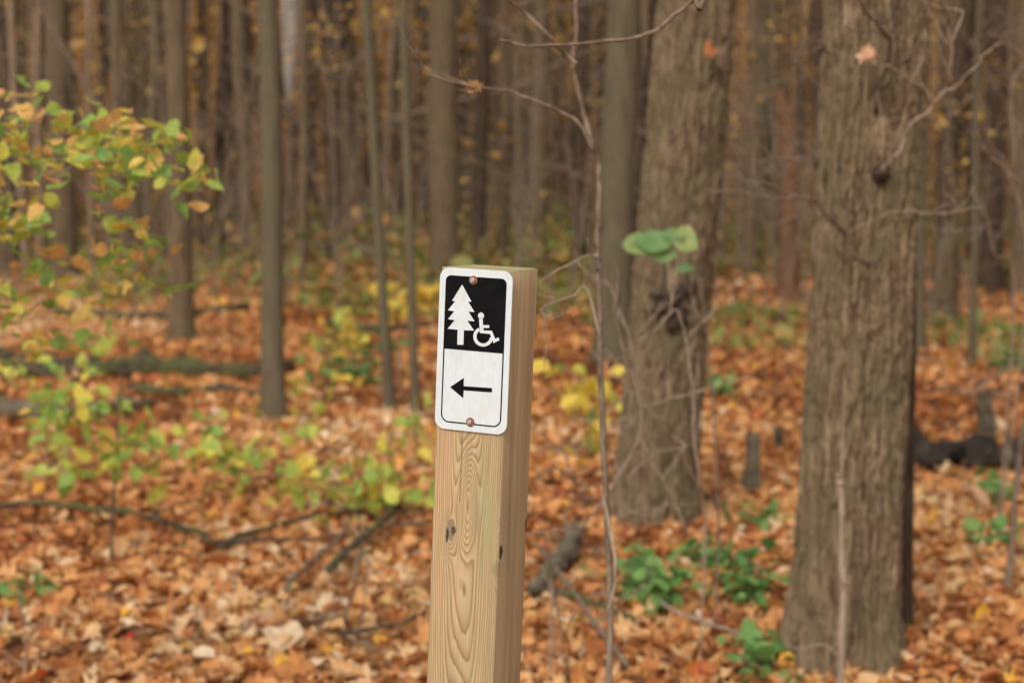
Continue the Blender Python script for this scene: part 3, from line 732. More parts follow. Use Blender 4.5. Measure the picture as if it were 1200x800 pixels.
# ---- twigs of the nearest big tree
b1 = Vector(T1.location)
for pts, w0, w1, mat, Y0, Y1 in [
  ([(1034, 202), (1040, 190), (1055, 176), (1061, 158), (1070, 143), (1088, 130), (1103, 112), (1122, 98), (1148, 74), (1150, 66), (1176, 50)], 6.5, 1.8, 'twig_pale', F1-.035, 4.7),
  ([(1092, 124), (1086, 105), (1060, 90), (1040, 76)], 4.2, 2, 'twig_pale', 4.85, 4.75),
  ([(1112, 100), (1114, 70), (1120, 40), (1128, 12)], 4.6, 2.6, 'twig_pale', 4.78, 4.7),
  ([(1128, 12), (1112, 10), (1100, -4)], 2.4, 1.4, 'twig_pale', 4.7, 4.7), ([(1095, 112), (1094, 70), (1084, 58)], 2.4, 1.3, 'twig', 4.8, 4.8),
  ([(1122, 96), (1135, 75), (1160, 62), (1170, 40)], 2.2, 1.2, 'twig', 4.75, 4.6),
  ([(1019, 312), (1004, 304), (992, 290), (988, 272), (972, 256), (957, 236)], 7.5, 4.5, 'twig_dark', F1-.05, 4.7),
  ([(957, 236), (930, 230), (905, 232), (870, 226), (828, 222)], 4.6, 2.2, 'twig', 4.7, 4.6),
  ([(957, 236), (925, 228), (905, 216), (880, 212), (866, 196), (862, 186)], 3.4, 1.8, 'twig', 4.7, 4.6),
  ([(912, 220), (910, 205), (908, 192)], 2.2, 1.2, 'twig', 4.65, 4.6),
  ([(990, 273), (1002, 258), (1000, 240), (992, 231), (999, 215), (1004, 198)], 3.2, 1.3, 'twig_dark', 4.85, 4.7),
  ([(990, 273), (1020, 260), (1055, 247), (1090, 248), (1111, 239)], 2.6, 1.3, 'twig_pale', 4.85, 4.6),
  ([(1026, 132), (1034, 95), (1043, 50), (1050, 20), (1056, -20)], 8, 5.5, 'twig_dark', F1+.01, F1-.15),
  ([(1043, 46), (1030, 32), (1008, 4), (995, -14)], 5, 3, 'twig_dark', F1-.1, F1-.3),
  ([(968, 62), (948, 44), (940, 14), (936, -12)], 3, 2, 'twig', 4.95, 4.8), ([(948, 44), (938, 60), (933, 74)], 2.4, 1.4, 'twig', 4.85, 4.8)]:
    m = MB(); S = pxtube(m, pts, Y0, w0*.85, w1, 7, Y1, wob=3, rough=.35); twiglets(m, S, .0022, 3 if w0 > 2.5 else 1, .16); sub(m, 'branch', M[mat], T1, b1)
hang_leaf(1015, 66, F1-.06, .06, 'tan_leaf', T1, b1, 4, name='clinging_leaf', jit=.012)
# knot where the pale branch leaves
m = MB(); lump(m, P(1033, 203, F1+.015)-b1, .024, .022, .028, amp=.5, seed=8); m.build('branch_knot', M['bark_dark'], T1)

# ---- other bare twiggy saplings
def bare(label, base, runs, mat, cat='sapling', name='sapling', wob=1.8):
    base = Vector(base); root = empty(name, base, label, cat)
    for i, (pts, w0, w1, Y0, Y1, ground) in enumerate(runs):
        m = MB(); S = pxtube(m, pts, Y0, w0, w1, 7, Y1, wob=wob*1.3, rough=.3, extra0=[base] if ground else None); twiglets(m, S, .0021, 3, .2) if wob > 1.3 else None
        sub(m, 'trunk' if i == 0 else 'branch', M[mat], root, base)
    return root
bp_ = P(985, 852, 4.55); bp_.z = hgt(bp_.x, bp_.y)
bare('pale dead stem standing upright in front of the nearest big trunk', bp_, [([(985, 800), (987, 740), (988, 690), (986, 640), (987, 600), (985, 562)], 11, 9, 4.55, 4.55, True),
   ([(986, 570), (989, 500), (990, 440)], 5, 2.4, 4.55, 4.5, False), ([(987, 684), (996, 680), (1000, 674)], 4, 2, 4.55, 4.5, False), ([(986, 568), (980, 562), (981, 556)], 6, 4, 4.55, 4.55, False), ([(985, 770), (965, 755), (935, 760), (920, 752)], 3, 1.6, 4.5, 4.5, False)], 'twig_pale', wob=1.2)
g = G(1179, 702)
bare('slim pale sapling stem at the lower right edge', g, [([(1179, 700), (1184, 650), (1190, 590), (1197, 530), (1206, 450), (1216, 340), (1222, 100)], 10, 7, g.y, g.y, False),
   ([(1198, 530), (1180, 512), (1150, 508), (1120, 506)], 2.4, 1.2, g.y, g.y-.2, False)], 'twig')
g = G(1165, 520)
bare('dry twig with a bent orange-brown stalk near the right edge', g, [([(1164, 522), (1166, 490), (1162, 470), (1141, 458)], 3.5, 2, g.y, g.y, False), ([(1141, 458), (1160, 445), (1179, 432)], 3.6, 2, g.y, g.y, False), ([(1141, 458), (1120, 456), (1105, 455)], 2.6, 1.5, g.y, g.y, False), ([(1141, 458), (1170, 460), (1190, 459)], 2.6, 1.5, g.y, g.y, False)], 'twig_pale')
g = P(820, 760, 4.9); g.z = hgt(g.x, g.y)
bare('tangle of thin bare twigs in front of the hollowed trunk', g, [
  ([(827, 606), (810, 555), (790, 515), (775, 488)], 3.4, 2.4, 4.9, 4.6, True), ([(805, 622), (785, 575), (760, 530), (735, 490), (722, 497)], 3.2, 2, 4.7, 4.6, False),
  ([(820, 572), (813, 500), (812, 465), (806, 400), (830, 372), (850, 345)], 3, 1.8, 4.9, 5.0, False), ([(700, 597), (725, 555), (747, 520), (752, 480), (742, 440), (739, 400), (725, 360), (712, 330), (705, 335)], 3.6, 1.8, 4.6, 4.5, False),
  ([(752, 477), (785, 468), (822, 458)], 3, 1.8, 4.6, 4.5, False), ([(745, 400), (770, 385), (790, 362), (800, 380), (803, 400)], 2.8, 1.6, 4.6, 4.6, False),
  ([(735, 560), (770, 530), (800, 525), (808, 518)], 2, 1.3, 4.7, 4.7, False), ([(793, 560), (780, 590), (768, 600)], 2, 1.3, 4.7, 4.7, False),
  ([(735, 487), (745, 440), (740, 400)], 2.4, 1.5, 4.6, 4.6, False), ([(752, 480), (735, 500), (722, 512)], 2, 1.2, 4.6, 4.6, False), ([(727, 395), (735, 450), (740, 465)], 2, 1.2, 4.6, 4.6, False)], 'twig_pale')
g = P(960, 640, 8.5); g = Vector((P(940, 400, 8.5).x, 8.5, hgt(1.4, 8.5)))
bare('blurred arching bare twigs left of the nearest big trunk', g, [
  ([(948, 380), (940, 300), (935, 250), (950, 186)], 4, 2.5, 8.5, 8.2, True), ([(950, 186), (915, 185), (880, 190), (868, 175)], 3.6, 2, 8.2, 8, False), ([(868, 175), (870, 152), (880, 145)], 2.6, 1.6, 8, 8, False),
  ([(925, 190), (930, 160), (920, 132), (900, 128)], 3.4, 2, 8.2, 8, False), ([(905, 187), (910, 160), (895, 155), (850, 158)], 2.6, 1.6, 8.1, 8, False), ([(935, 250), (905, 262), (880, 250)], 3, 1.8, 8.3, 8, False)], 'twig_pale')
g = Vector((P(1175, 400, 6.8).x, 6.8, hgt(1.95, 6.8)))
bare('arching bare twigs low over the mossy log by the right edge', g, [
  ([(1190, 330), (1165, 300), (1158, 260), (1140, 225)], 3.4, 2, 6.8, 6.6, True), ([(1158, 262), (1135, 270), (1105, 268)], 2.4, 1.5, 6.7, 6.6, False), ([(1205, 330), (1180, 200), (1160, 170), (1150, 145)], 3.4, 2, 6.8, 6.6, True),
  ([(1200, 216), (1170, 190), (1150, 170)], 3, 1.8, 6.7, 6.6, False), ([(1205, 75), (1180, 50), (1160, 40)], 4, 2.4, 6.8, 6.6, False), ([(1190, 200), (1185, 100), (1205, 75)], 3, 3, 6.8, 6.8, False)], 'twig_pale')
for lab, x0, run in (('thin leaning dead stalk in the leaves left of the post', 400, [([(372, 790), (350, 740), (338, 718)], 3, 2)]),):
    pass
g = G(668, 800)
bare('loose tangle of fine curved twigs just right of the post', g, [
  ([(668, 800), (655, 720), (640, 640), (628, 600)], 3, 1.6, 4.4, 4.2, True), ([(650, 700), (690, 650), (705, 640), (716, 600)], 2.4, 1.3, 4.3, 4.2, False), ([(655, 720), (690, 730), (730, 700), (760, 690)], 2.4, 1.3, 4.3, 4.3, False),
  ([(640, 640), (660, 610), (670, 560), (655, 520)], 2, 1.1, 4.2, 4.2, False), ([(630, 560), (650, 548), (672, 560), (690, 590)], 2, 1.1, 4.2, 4.2, False)], 'twig')
g = G(385, 745)
bare('small bare forked twig bush in the leaves left of the post', g, [
  ([(396, 750), (415, 690), (424, 645), (418, 600), (405, 530)], 4, 1.6, g.y, g.y-.2, False), ([(424, 645), (400, 700), (372, 740), (366, 770)], 3, 1.6, g.y, g.y, False), ([(424, 648), (450, 680), (500, 700)], 2.6, 1.4, g.y-.1, g.y-.2, False),
  ([(424, 645), (432, 668), (425, 710), (410, 760), (395, 800)], 2.8, 1.8, g.y-.1, g.y-.3, False), ([(395, 755), (360, 745), (335, 715)], 3, 1.5, g.y, g.y, False), ([(405, 530), (385, 525), (370, 528)], 2, 1.2, g.y-.2, g.y-.2, False), ([(418, 600), (380, 590), (325, 596)], 2.2, 1.2, g.y-.2, g.y-.2, False)], 'twig')
g = G(28, 800)
bare('short pale stalk at the bottom left corner', g, [([(28, 805), (31, 770), (29, 745)], 5, 3, g.y, g.y, False)], 'twig_pale', 'stalk', 'plant_stalk')
g = G(645, 800)
bare('thin upright straw stalk right of the post', g, [([(645, 805), (646, 760), (647, 700), (646, 680)], 4.5, 2.4, g.y, g.y, False)], 'twig_pale', 'stalk', 'plant_stalk')

# ------------------------------------------------------------------ logs and fallen branches
def fallen(label, pts, w0, w1, mat, name='fallen_branch', cat='fallen branch', rough=.3, n=9, wob=2.2, lift=.35, forks=(), lumpy=0):
    g0 = [G(x, y) for x, y in pts]; base = g0[0].copy(); k = len(g0)
    P3 = []
    for i, p in enumerate(g0):
        w = (w0+(w1-w0)*i/(k-1))*p.y/F
        P3.append(Vector((p.x, p.y, hgt(p.x, p.y)+w*lift+.045)))
    S = smooth_path(P3, 5); q = len(S); s = wob*base.y/F
    S = [p+Vector((random.uniform(-s, s), random.uniform(-s, s), random.uniform(-s, s)*.5)) for p in S]
    root = MB(); rad = [(w0+(w1-w0)*i/(q-1))*.5*S[i].y/F*random.uniform(.9, 1.1)*(1+lumpy*noise.noise(Vector((i*.45, pts[0][0], 0)))*1.6) for i in range(q)]
    if lumpy: rad[-1] *= .35; rad[0] *= .5
    root.tube(S, rad, n, rough=rough, seed=pts[0][0]*.1)
    for (i, dx, dy, dz, L) in forks:
        p = S[int(i*(q-1))]; d = Vector((dx, dy, dz)).normalized()*L
        root.tube([p, p+d*.5+Vector((0, 0, -.01)), p+d], [rad[int(i*(q-1))]*.5, rad[0]*.35, rad[0]*.15], 6, rough=.2)
    sub(root, name, M[mat], None, base)
    o = bpy.context.scene.collection.objects[-1]
    return o, base
def fallen_o(*a, **k):
    o, base = fallen(*a, **k); o.location = base; tag(o, a[0], k.get('cat', 'fallen branch')); return o
fallen_o('dark mossy fallen log lying across the ground at left', [(-90, 452), (0, 446), (90, 450), (170, 446), (290, 449), (345, 442)], 38, 16, 'log_mossy', name='fallen_log', cat='log', rough=.7, n=18, lift=.35, wob=6, lumpy=.45)
fallen_o('grey-brown fallen log in front of the dark mossy one at the left edge', [(-90, 500), (0, 498), (60, 500), (120, 494), (185, 486)], 28, 12, 'log_grey', name='fallen_log', cat='log', rough=.5, n=16, lift=.4, wob=4, lumpy=.5)
fallen_o('long pale fallen log far back between the slim trunks at left', [(225, 296), (300, 303), (380, 311), (450, 318)], 12, 9, 'log_grey', name='fallen_log', cat='log', rough=.3, n=10, lift=2.0, wob=3)
fallen_o('dark mossy rotting log right of the nearest big trunk', [(1050, 552), (1090, 556), (1120, 548), (1150, 556), (1200, 556), (1260, 552)], 30, 34, 'log_dark', name='fallen_log', cat='log', rough=.9, n=18, lift=.35, wob=7, lumpy=.8)
fallen_o('thin dark log lying between the mossy log and the slim grey trunk', [(150, 470), (200, 474), (260, 468), (310, 474)], 9, 6, 'log', name='fallen_log', cat='log', rough=.5, n=10, lift=.8, wob=4, lumpy=.5)
fallen_o('long low brown log in the middle distance right of the thin leaning trunk', [(380, 392), (440, 398), (505, 392)], 9, 7, 'log', name='fallen_log', cat='log', rough=.5, n=10, lift=1, wob=4, lumpy=.4)
fallen_o('dim fallen log far back behind the shrub', [(60, 374), (180, 378), (290, 366)], 12, 9, 'log', name='fallen_log', cat='log', n=10)
fallen_o('long dark crooked branch across the leaves at lower left', [(60, 606), (110, 612), (170, 622), (230, 640), (255, 652), (330, 630), (400, 615), (500, 612)], 7, 5, 'log', rough=.4, wob=3, lift=.8, forks=[(.55, .6, -.5, .2, .3), (.3, .5, .6, .2, .3)])
fallen_o('second thinner branch lying parallel behind the crooked one', [(0, 606), (40, 603), (90, 605)], 7, 5, 'log', rough=.4)
fallen_o('thin branch from the crooked one toward the post', [(255, 658), (320, 650), (380, 648), (460, 632), (500, 630)], 6, 4, 'twig_dark', rough=.3, wob=3, lift=1)
fallen_o('stout dark stick lying slantwise just left of the post', [(385, 692), (410, 665), (440, 640), (468, 612)], 11, 8, 'log', rough=.4, lift=1.1)
fallen_o('thinner slanting stick left of the stout one', [(335, 712), (360, 680), (395, 650), (410, 625)], 7, 4, 'twig', rough=.3, lift=1)
fallen_o('thin dark stick at the left foot of the post', [(400, 765), (440, 758), (470, 752), (500, 735)], 6, 4, 'twig_dark', rough=.3, lift=1.2)
fallen_o('gnarled grey log end lying just right of the post', [(625, 712), (645, 690), (662, 665), (676, 642)], 16, 20, 'log_grey', name='fallen_log', cat='log', rough=.9, n=16, lift=.3, wob=5, lumpy=.6)
fallen_o('dark bent stick lying right of the post', [(618, 716), (650, 715), (690, 728), (745, 748)], 9, 6, 'log', rough=.4, lift=1.2)
fallen_o('straight grey stick running from the post to the bottom edge', [(632, 664), (660, 700), (690, 745), (735, 805)], 6, 6, 'twig', rough=.25, lift=1.6, wob=1)
fallen_o('tan stick sloping down right of the bare sapling', [(722, 680), (750, 705), (780, 732), (830, 752), (870, 765)], 6, 4, 'twig_pale', rough=.25, lift=1.4, wob=2)
fallen_o('little stick near the foot of the hollowed trunk', [(812, 585), (830, 600), (850, 606)], 6, 3, 'log', rough=.3, lift=1)

# particular single leaves
def ground_leaf(px, py, size, mat, label, shape='maple', tilt=.3, lift=.03):
    g = G(px, py); tv, tf = maple(seed=int(px)) if shape == 'maple' else oval(.9)
    A = np.array(Matrix.Rotation(R(28), 3, 'X'))
    o = np_mesh('fallen_leaf', [(curl(tv, 1, .3), tf, np.zeros((1, 3)), A[None]@rots(1, tilt, [size]), np.array([.5]), 0)], [M[mat]])
    o.location = g+Vector((0, 0, lift)); tag(o, label, 'leaf')
ground_leaf(151, 760, .055, 'red_leaf', 'small bright red leaf in the litter at lower left', lift=.04)
ground_leaf(1160, 602, .15, 'tan_leaf', 'large tan leaf lying on the ground right of the nearest big trunk', 'oval', lift=.05)
ground_leaf(305, 735, .17, 'tan_leaf', 'large pale tan leaf low down left of the post')
ground_leaf(218, 648, .09, 'green_leaf', 'grey-green leaf by the crooked branch at lower left')

# ------------------------------------------------------------------ signpost
W = .0905; th = R(23.4); lean = R(2.35)
# wood material in post-local coordinates: x across the face, y depth, z up (top at HP)
topc = P(574.6, 315, 2.105)
HP = topc.z/math.cos(lean)
post_root = empty('signpost', (topc.x-math.sin(lean)*HP, topc.y, 0), 'square wooden post with small black and white trail sign showing tree, wheelchair and left arrow', 'signpost')
post_root.rotation_euler = (Matrix.Rotation(lean, 3, 'Y') @ Matrix.Rotation(-th, 3, 'Z')).to_euler()
t = NT('treated_pine')
tc = t.n('ShaderNodeTexCoord'); sx = t.n('ShaderNodeSeparateXYZ'); t.l(tc.outputs['Object'], sx.inputs[0])
X, Yc, Z = sx.outputs
n_lo = t.noise(1, 2, t.coord('Object', (14, 14, 2.2)))
n_mi = t.noise(1, 3, t.coord('Object', (50, 50, 5)))
zt = t.math('SUBTRACT', Z, HP-.30)              # 0 at the swirl height
# distance from a slightly slanting pith line behind the front face
ax_ = t.math('ADD', X, t.math('MULTIPLY_ADD', zt, .012, .001))
ay_ = t.math('ADD', t.math('SUBTRACT', Yc, -.024), t.math('MULTIPLY', zt, .045))
rr = t.math('SQRT', t.math('ADD', t.math('MULTIPLY', ax_, ax_), t.math('MULTIPLY', t.math('MULTIPLY', ay_, ay_), 1.0)))
def bumpk(x0, y0, z0, sx_, sz_, A):
    dx = t.math('DIVIDE', t.math('SUBTRACT', X, x0), sx_); dz = t.math('DIVIDE', t.math('SUBTRACT', Z, z0), sz_); dy = t.math('DIVIDE', t.math('SUBTRACT', Yc, y0), sx_*1.6)
    d2 = t.math('ADD', t.math('ADD', t.math('MULTIPLY', dx, dx), t.math('MULTIPLY', dz, dz)), t.math('MULTIPLY', dy, dy))
    e = t.math('EXPONENT', t.math('MULTIPLY', d2, -1.0)); return t.math('MULTIPLY', e, A), d2, e
ks = [bumpk(.002, -.0445, HP-.285, .011, .062, .024), bumpk(-.022, -.0445, HP-.33, .008, .022, -.012), bumpk(.044, -.03, HP-.352, .012, .035, .016), bumpk(.0445, .040, HP-.33, .012, .03, .015), bumpk(.044, .005, HP-.46, .014, .10, .012), bumpk(0, -.0445, HP-.62, .015, .14, .008)]
r_ = t.math('ADD', rr, t.math('MULTIPLY', t.math('SUBTRACT', n_lo, .5), .014)); r_ = t.math('ADD', r_, t.math('MULTIPLY', t.math('SUBTRACT', n_mi, .5), .0035))
for k_, _, _ in ks: r_ = t.math('ADD', r_, k_)
fr = t.math('FRACT', t.math('MULTIPLY_ADD', r_, 395, .45))      # a ring about every 4 mm
ring = t.ramp(fr, [(0, (.0, .0, .0)), (.45, (.22, .22, .22)), (.78, (.75, .75, .75)), (.9, (1, 1, 1)), (1, (0, 0, 0))])
tone = t.noise(1, 3, t.coord('Object', (22, 22, 1.6)))
early = t.ramp(tone, [(.3, (.47, .36, .20)), (.5, (.60, .44, .25)), (.66, (.66, .45, .26))])
late = t.ramp(tone, [(.3, (.20, .145, .06)), (.5, (.29, .155, .06)), (.7, (.33, .15, .055))])
sidec = t.math('GREATER_THAN', X, .0442)
c = t.mix(t.math('MULTIPLY', t.n('ShaderNodeRGBToBW').outputs[0] if False else ring, t.math('MULTIPLY_ADD', sidec, -.2, .9)), early, late)
fib = t.noise(1, 4, t.coord('Object', (420, 420, 9)))
c = t.mix(t.math('MULTIPLY', t.ramp(fib, [(.42, (0, 0, 0)), (.7, (1, 1, 1))]), .5), c, (.26, .18, .085))
gn = t.noise(1, 2, t.coord('Object', (30, 30, 5)))
c = t.mix(t.ramp(gn, [(.52, (0, 0, 0)), (.72, (.45, .45, .45))]), c, (.37, .37, .18))
# pinkish weathered side face, colour lifted to make up for its missing sunlight
sw = t.noise(1, 3, t.coord('Object', (60, 60, 2.2)))
c = t.mix(t.math('MULTIPLY', sidec, .68), c, t.ramp(sw, [(.3, (.40, .26, .14)), (.5, (.56, .39, .225)), (.7, (.62, .49, .30))]))
# knots
nk = t.noise(130, 3, t.coord('Object', (1, 1, .5)))
def knot(x0, y0, z0, s1, s2, colr, f=1.0, nz=2.6):
    global c
    _, d2, e = bumpk(x0, y0, z0, s1, s2, 1)
    q_ = t.math('MULTIPLY', t.math('SUBTRACT', .95, t.math('ADD', d2, t.math('MULTIPLY', t.math('SUBTRACT', nk, .5), nz))), 2.2); fk = t.math('MULTIPLY', t.math('MAXIMUM', t.math('MINIMUM', q_, 1.0), 0.0), f)
    c = t.mix(fk, c, colr)
knot(-.020, -.0445, HP-.322, .0075, .0135, (.25, .19, .12), .8)
knot(-.024, -.0445, HP-.330, .0023, .016, (.045, .035, .028), .9, 4)
knot(-.015, -.0445, HP-.322, .0040, .006, (.07, .06, .05), .9, 4)
knot(.0455, -.036, HP-.343, .0035, .0115, (.055, .03, .022), .95, 3)
knot(.043, -.043, HP-.362, .006, .012, (.17, .15, .065), .35, 2.5)
knot(.0445, .0425, HP-.322, .004, .012, (.07, .06, .045), .95, 3)
# drying check above the swirl
chk = t.math('LESS_THAN', t.math('ABSOLUTE', t.math('ADD', X, t.math('MULTIPLY_ADD', t.math('SUBTRACT', n_mi, .5), .004, .0085))), .00042)
chk = t.math('MULTIPLY', chk, t.math('GREATER_THAN', Z, HP-.285)); chk = t.math('MULTIPLY', chk, t.math('LESS_THAN', Yc, -.04))
c = t.mix(t.math('MULTIPLY', chk, .75), c, (.10, .07, .035))
# mossy top
c = t.mix(t.math('MULTIPLY', t.math('GREATER_THAN', Z, HP-.0012), .55), c, (.40, .38, .17))
bh = t.math('ADD', t.math('MULTIPLY', fib, .6), t.math('MULTIPLY', ring, .5))
M['wood'] = t.bsdf(c, .78, bump=bh, bstr=.35, bdist=.0015, spec=.2)

bm = bmesh.new(); hw = W/2
zz = [-.5]+list(np.linspace(0, HP, 60)); rings_ = []
prof = []
ch = .0032
for (cx, cy, a0) in ((hw-ch, -hw+ch, -90), (hw-ch, hw-ch, 0), (-hw+ch, hw-ch, 90), (-hw+ch, -hw+ch, 180)):
    for k in range(4): a = R(a0+k*30); prof.append((cx+ch*math.cos(a), cy+ch*math.sin(a)))
for z in zz:
    rings_.append([bm.verts.new((x+.0006*noise.noise(Vector((z*7, i, 0))), y+.0006*noise.noise(Vector((z*7, i, 5))), z)) for i, (x, y) in enumerate(prof)])
n = len(prof)
for a, b_ in zip(rings_, rings_[1:]):
    for i in range(n): bm.faces.new((a[i], a[(i+1) % n], b_[(i+1) % n], b_[i]))
topv = [bm.verts.new((x*.985, y*.985, HP+.0012+.0007*math.sin(i*2.1))) for i, (x, y) in enumerate(prof)]
for i in range(n): bm.faces.new((rings_[-1][i], rings_[-1][(i+1) % n], topv[(i+1) % n], topv[i]))
bm.faces.new(topv); bm.normal_update()
me = bpy.data.meshes.new('post'); bm.to_mesh(me); bm.free(); me.materials.append(M['wood'])
for p in me.polygons: p.use_smooth = abs(p.normal.z) < .3
post = bpy.data.objects.new('post', me); col.objects.link(post); post.parent = post_root
for p in me.polygons: p.use_smooth = False if abs(p.normal.z) > .3 else True

# sign plate
t = NT('white_reflective_sheeting'); nn = t.noise(160, 2, t.coord('Object', (1, 1, .5))); n5 = t.noise(26, 3, t.coord())
c = t.mix(t.ramp(nn, [(.35, (0, 0, 0)), (.7, (1, 1, 1))]), (.70, .745, .75), (.655, .695, .70))
c = t.mix(t.ramp(n5, [(.55, (0, 0, 0)), (.8, (.4, .4, .4))]), c, (.55, .53, .46))
n7 = t.noise(1, 4, t.coord('Object', (220, 220, 14))); c = t.mix(t.ramp(n7, [(.6, (0, 0, 0)), (.75, (.3, .3, .3))]), c, (.5, .47, .40))
M['white'] = t.bsdf(c, .42, spec=.4)
t = NT('black_sheeting'); n6 = t.noise(70, 4, t.coord()); c = t.ramp(n6, [(.4, (.004, .004, .005)), (.8, (.009, .009, .009))]); M['black'] = t.bsdf(c, .6, spec=.08)
t = NT('galvanised_steel'); c = t.ramp(t.noise(900, 3, t.coord()), [(.3, (.42, .42, .43)), (.7, (.66, .66, .67))]); M['steel'] = t.bsdf(c, .38, metal=.8)
t = NT('rusty_washer_metal'); c = t.ramp(t.noise(700, 4, t.coord()), [(.3, (.12, .04, .02)), (.55, (.33, .12, .06)), (.75, (.40, .22, .14))]); M['rust'] = t.bsdf(c, .8, bump=t.noise(1500, 2, t.coord()), bstr=.4, bdist=.0005)
SW, SH = .0965, .1980
def uv(x, y):      # enlarged-crop pixels -> plate coordinates (u right, v up from the bottom-left corner)
    TL, TR, BR, BL = Vector((117, 74)), Vector((403, 95)), Vector((376, 736)), Vector((88, 706)); p = Vector((x, y)); a = b = .5
    for _ in range(30):
        q = TL*(1-a)*(1-b)+TR*a*(1-b)+BR*a*b+BL*(1-a)*b; e = p-q
        du = (TR-TL)*(1-b)+(BR-BL)*b; dv = (BL-TL)*(1-a)+(BR-TR)*a
        det = du.x*dv.y-du.y*dv.x; a += (e.x*dv.y-e.y*dv.x)/det; b += (du.x*e.y-du.y*e.x)/det
    return (a*SW, (1-b)*SH)
c6 = lambda x, y: uv(66.7+.5*x, 33.3+.5*y)
c7 = lambda x, y: uv(66.7+.5*x, 400+.5*y)
def rrect(x0, y0, x1, y1, r, n=8, corners=(1, 1, 1, 1)):
    out = []
    for (cx, cy, a0, on) in ((x1-r, y0+r, -90, corners[0]), (x1-r, y1-r, 0, corners[1]), (x0+r, y1-r, 90, corners[2]), (x0+r, y0+r, 180, corners[3])):
        if on: out += [(cx+r*math.cos(R(a0+90*k/n)), cy+r*math.sin(R(a0+90*k/n))) for k in range(n+1)]
        else: out.append((cx+(r if a0 in (-90, 0) else -r), cy+(-r if a0 in (-90, 180) else r)))
    return out
sign_z0 = HP-SH+.0015; sign_x0 = -.0445-.0006
FY = -hw-.0012     # back of plate
def to3(u, v, d): return (sign_x0+u, FY-d, sign_z0+v)
def prism(mb, poly, d0, d1):
    n = len(poly); area = sum(poly[i][0]*poly[(i+1) % n][1]-poly[(i+1) % n][0]*poly[i][1] for i in range(n))
    if area < 0: poly = poly[::-1]
    tri = geometry.tessellate_polygon([[Vector((a, b, 0)) for a, b in poly]])
    vs = [to3(a, b, d1) for a, b in poly]+[to3(a, b, d0) for a, b in poly]
    fs = []
    for t_ in tri:
        a, b, c = [poly[i] for i in t_]; s_ = (b[0]-a[0])*(c[1]-a[1])-(b[1]-a[1])*(c[0]-a[0])
        t_ = tuple(t_) if s_ > 0 else tuple(t_)[::-1]
        fs.append(t_); fs.append(tuple(i+n for i in t_)[::-1])
    for i in range(n): j = (i+1) % n; fs.append((i, i+n, j+n, j))
    mb.add(vs, fs)
def ringp(mb, A, B, d0, d1):
    n = len(A); vs = [to3(*p, d1) for p in A]+[to3(*p, d1) for p in B]+[to3(*p, d0) for p in A]+[to3(*p, d0) for p in B]
    fs = []
    for i in range(n):
        j = (i+1) % n; fs += [(i, j, j+n, i+n), (i, i+2*n, j+2*n, j), (i+n, j+n, j+3*n, i+3*n)]
    mb.add(vs, fs)
m = MB(); prism(m, rrect(0, 0, SW, SH, .0130, 12), 0, .0020)
plate = m.build('sign_plate', M['white'], post_root, smooth=False)
bv = plate.modifiers.new('b', 'BEVEL'); bv.width = .0005; bv.segments = 2; bv.limit_method = 'ANGLE'
bx0, by1 = c6(139, 150); bx1, _ = c6(612, 172)
by0 = uv(235, 694)[1]; px_ = uv(130, 396); bx1 = uv(372, 300)[0]; bx0 = uv(133, 250)[0]; by1 = SH-.0093
ph = (uv(130, 396)[1]+uv(359, 411)[1])/2
m = MB(); prism(m, rrect(bx0, ph, bx1, by1, .0070, 8, (0, 1, 1, 0)), .0021, .0023); m.build('black_panel', M['black'], plate, smooth=False)
lw = .0017
A = rrect(bx0, by0, bx1, ph-.00002+.004, .0075, 10, (1, 0, 0, 1))
m = MB()
Aout = rrect(bx0, by0, bx1, ph+.003, .0105, 10, (1, 0, 0, 1)); Ain = rrect(bx0+lw, by0+lw, bx1-lw, ph-.0, .0088, 10, (1, 0, 0, 1))
n = len(Aout)
vs = [to3(*p, .0022) for p in Aout]+[to3(*p, .0022) for p in Ain]; fs = []
# open U-shaped line: order = bottom-right arc, top right, top left, bottom-left arc
for i in range(n):
    j = (i+1) % n
    if i == 11: continue            # leave the top open, the black panel is there
    fs.append((i, j, j+n, i+n))
Vm = [to3(p[0], min(p[1], ph-.0001), .0022) for p in Aout]+[to3(p[0], min(p[1], ph-.0001), .0022) for p in Ain]
m.add(Vm, fs); o = m.build('border_line', M['black'], plate, smooth=False); sd = o.modifiers.new('s', 'SOLIDIFY'); sd.thickness = .00012; sd.offset = 0
tree_pts = [(275, 220), (348, 355), (322, 354), (372, 436), (324, 431), (372, 508), (314, 503), (368, 580), (287, 577), (282, 692), (233, 690), (237, 573), (157, 565), (214, 498), (160, 490), (211, 428), (160, 420), (219, 350), (194, 346)]
m = MB(); prism(m, [c6(*p) for p in tree_pts], .0024, .0026); m.build('tree_symbol', M['white'], plate, smooth=False)
# wheelchair symbol: one emblem made of head disc, body, arm, leg and open wheel
m = MB()
hx = [(423+24*math.cos(R(a)), 465+26*math.sin(R(a))) for a in range(0, 360, 15)]
prism(m, [c6(*p) for p in hx], .0024, .0026)
body = [(407, 478), (436, 480), (439, 538), (487, 538), (487, 560), (441, 560), (443, 580), (508, 582), (535, 646), (559, 634), (568, 656), (520, 679), (493, 607), (414, 600)]
prism(m, [c6(*p) for p in body], .0024, .0026)
wo = []; wi = []
for k in range(29):
    a = R(-118-k*(236/28)) ; wo.append((440+79*math.cos(a), 628+78*math.sin(a))); wi.append((440+53*math.cos(a), 628+53*math.sin(a)))
prism(m, [c6(*p) for p in wo+wi[::-1]], .00243, .00263)
m.build('wheelchair_symbol', M['white'], plate, smooth=False)
arr = [(172, 290), (283, 218), (282, 283), (507, 298), (507, 333), (282, 316), (277, 378)]
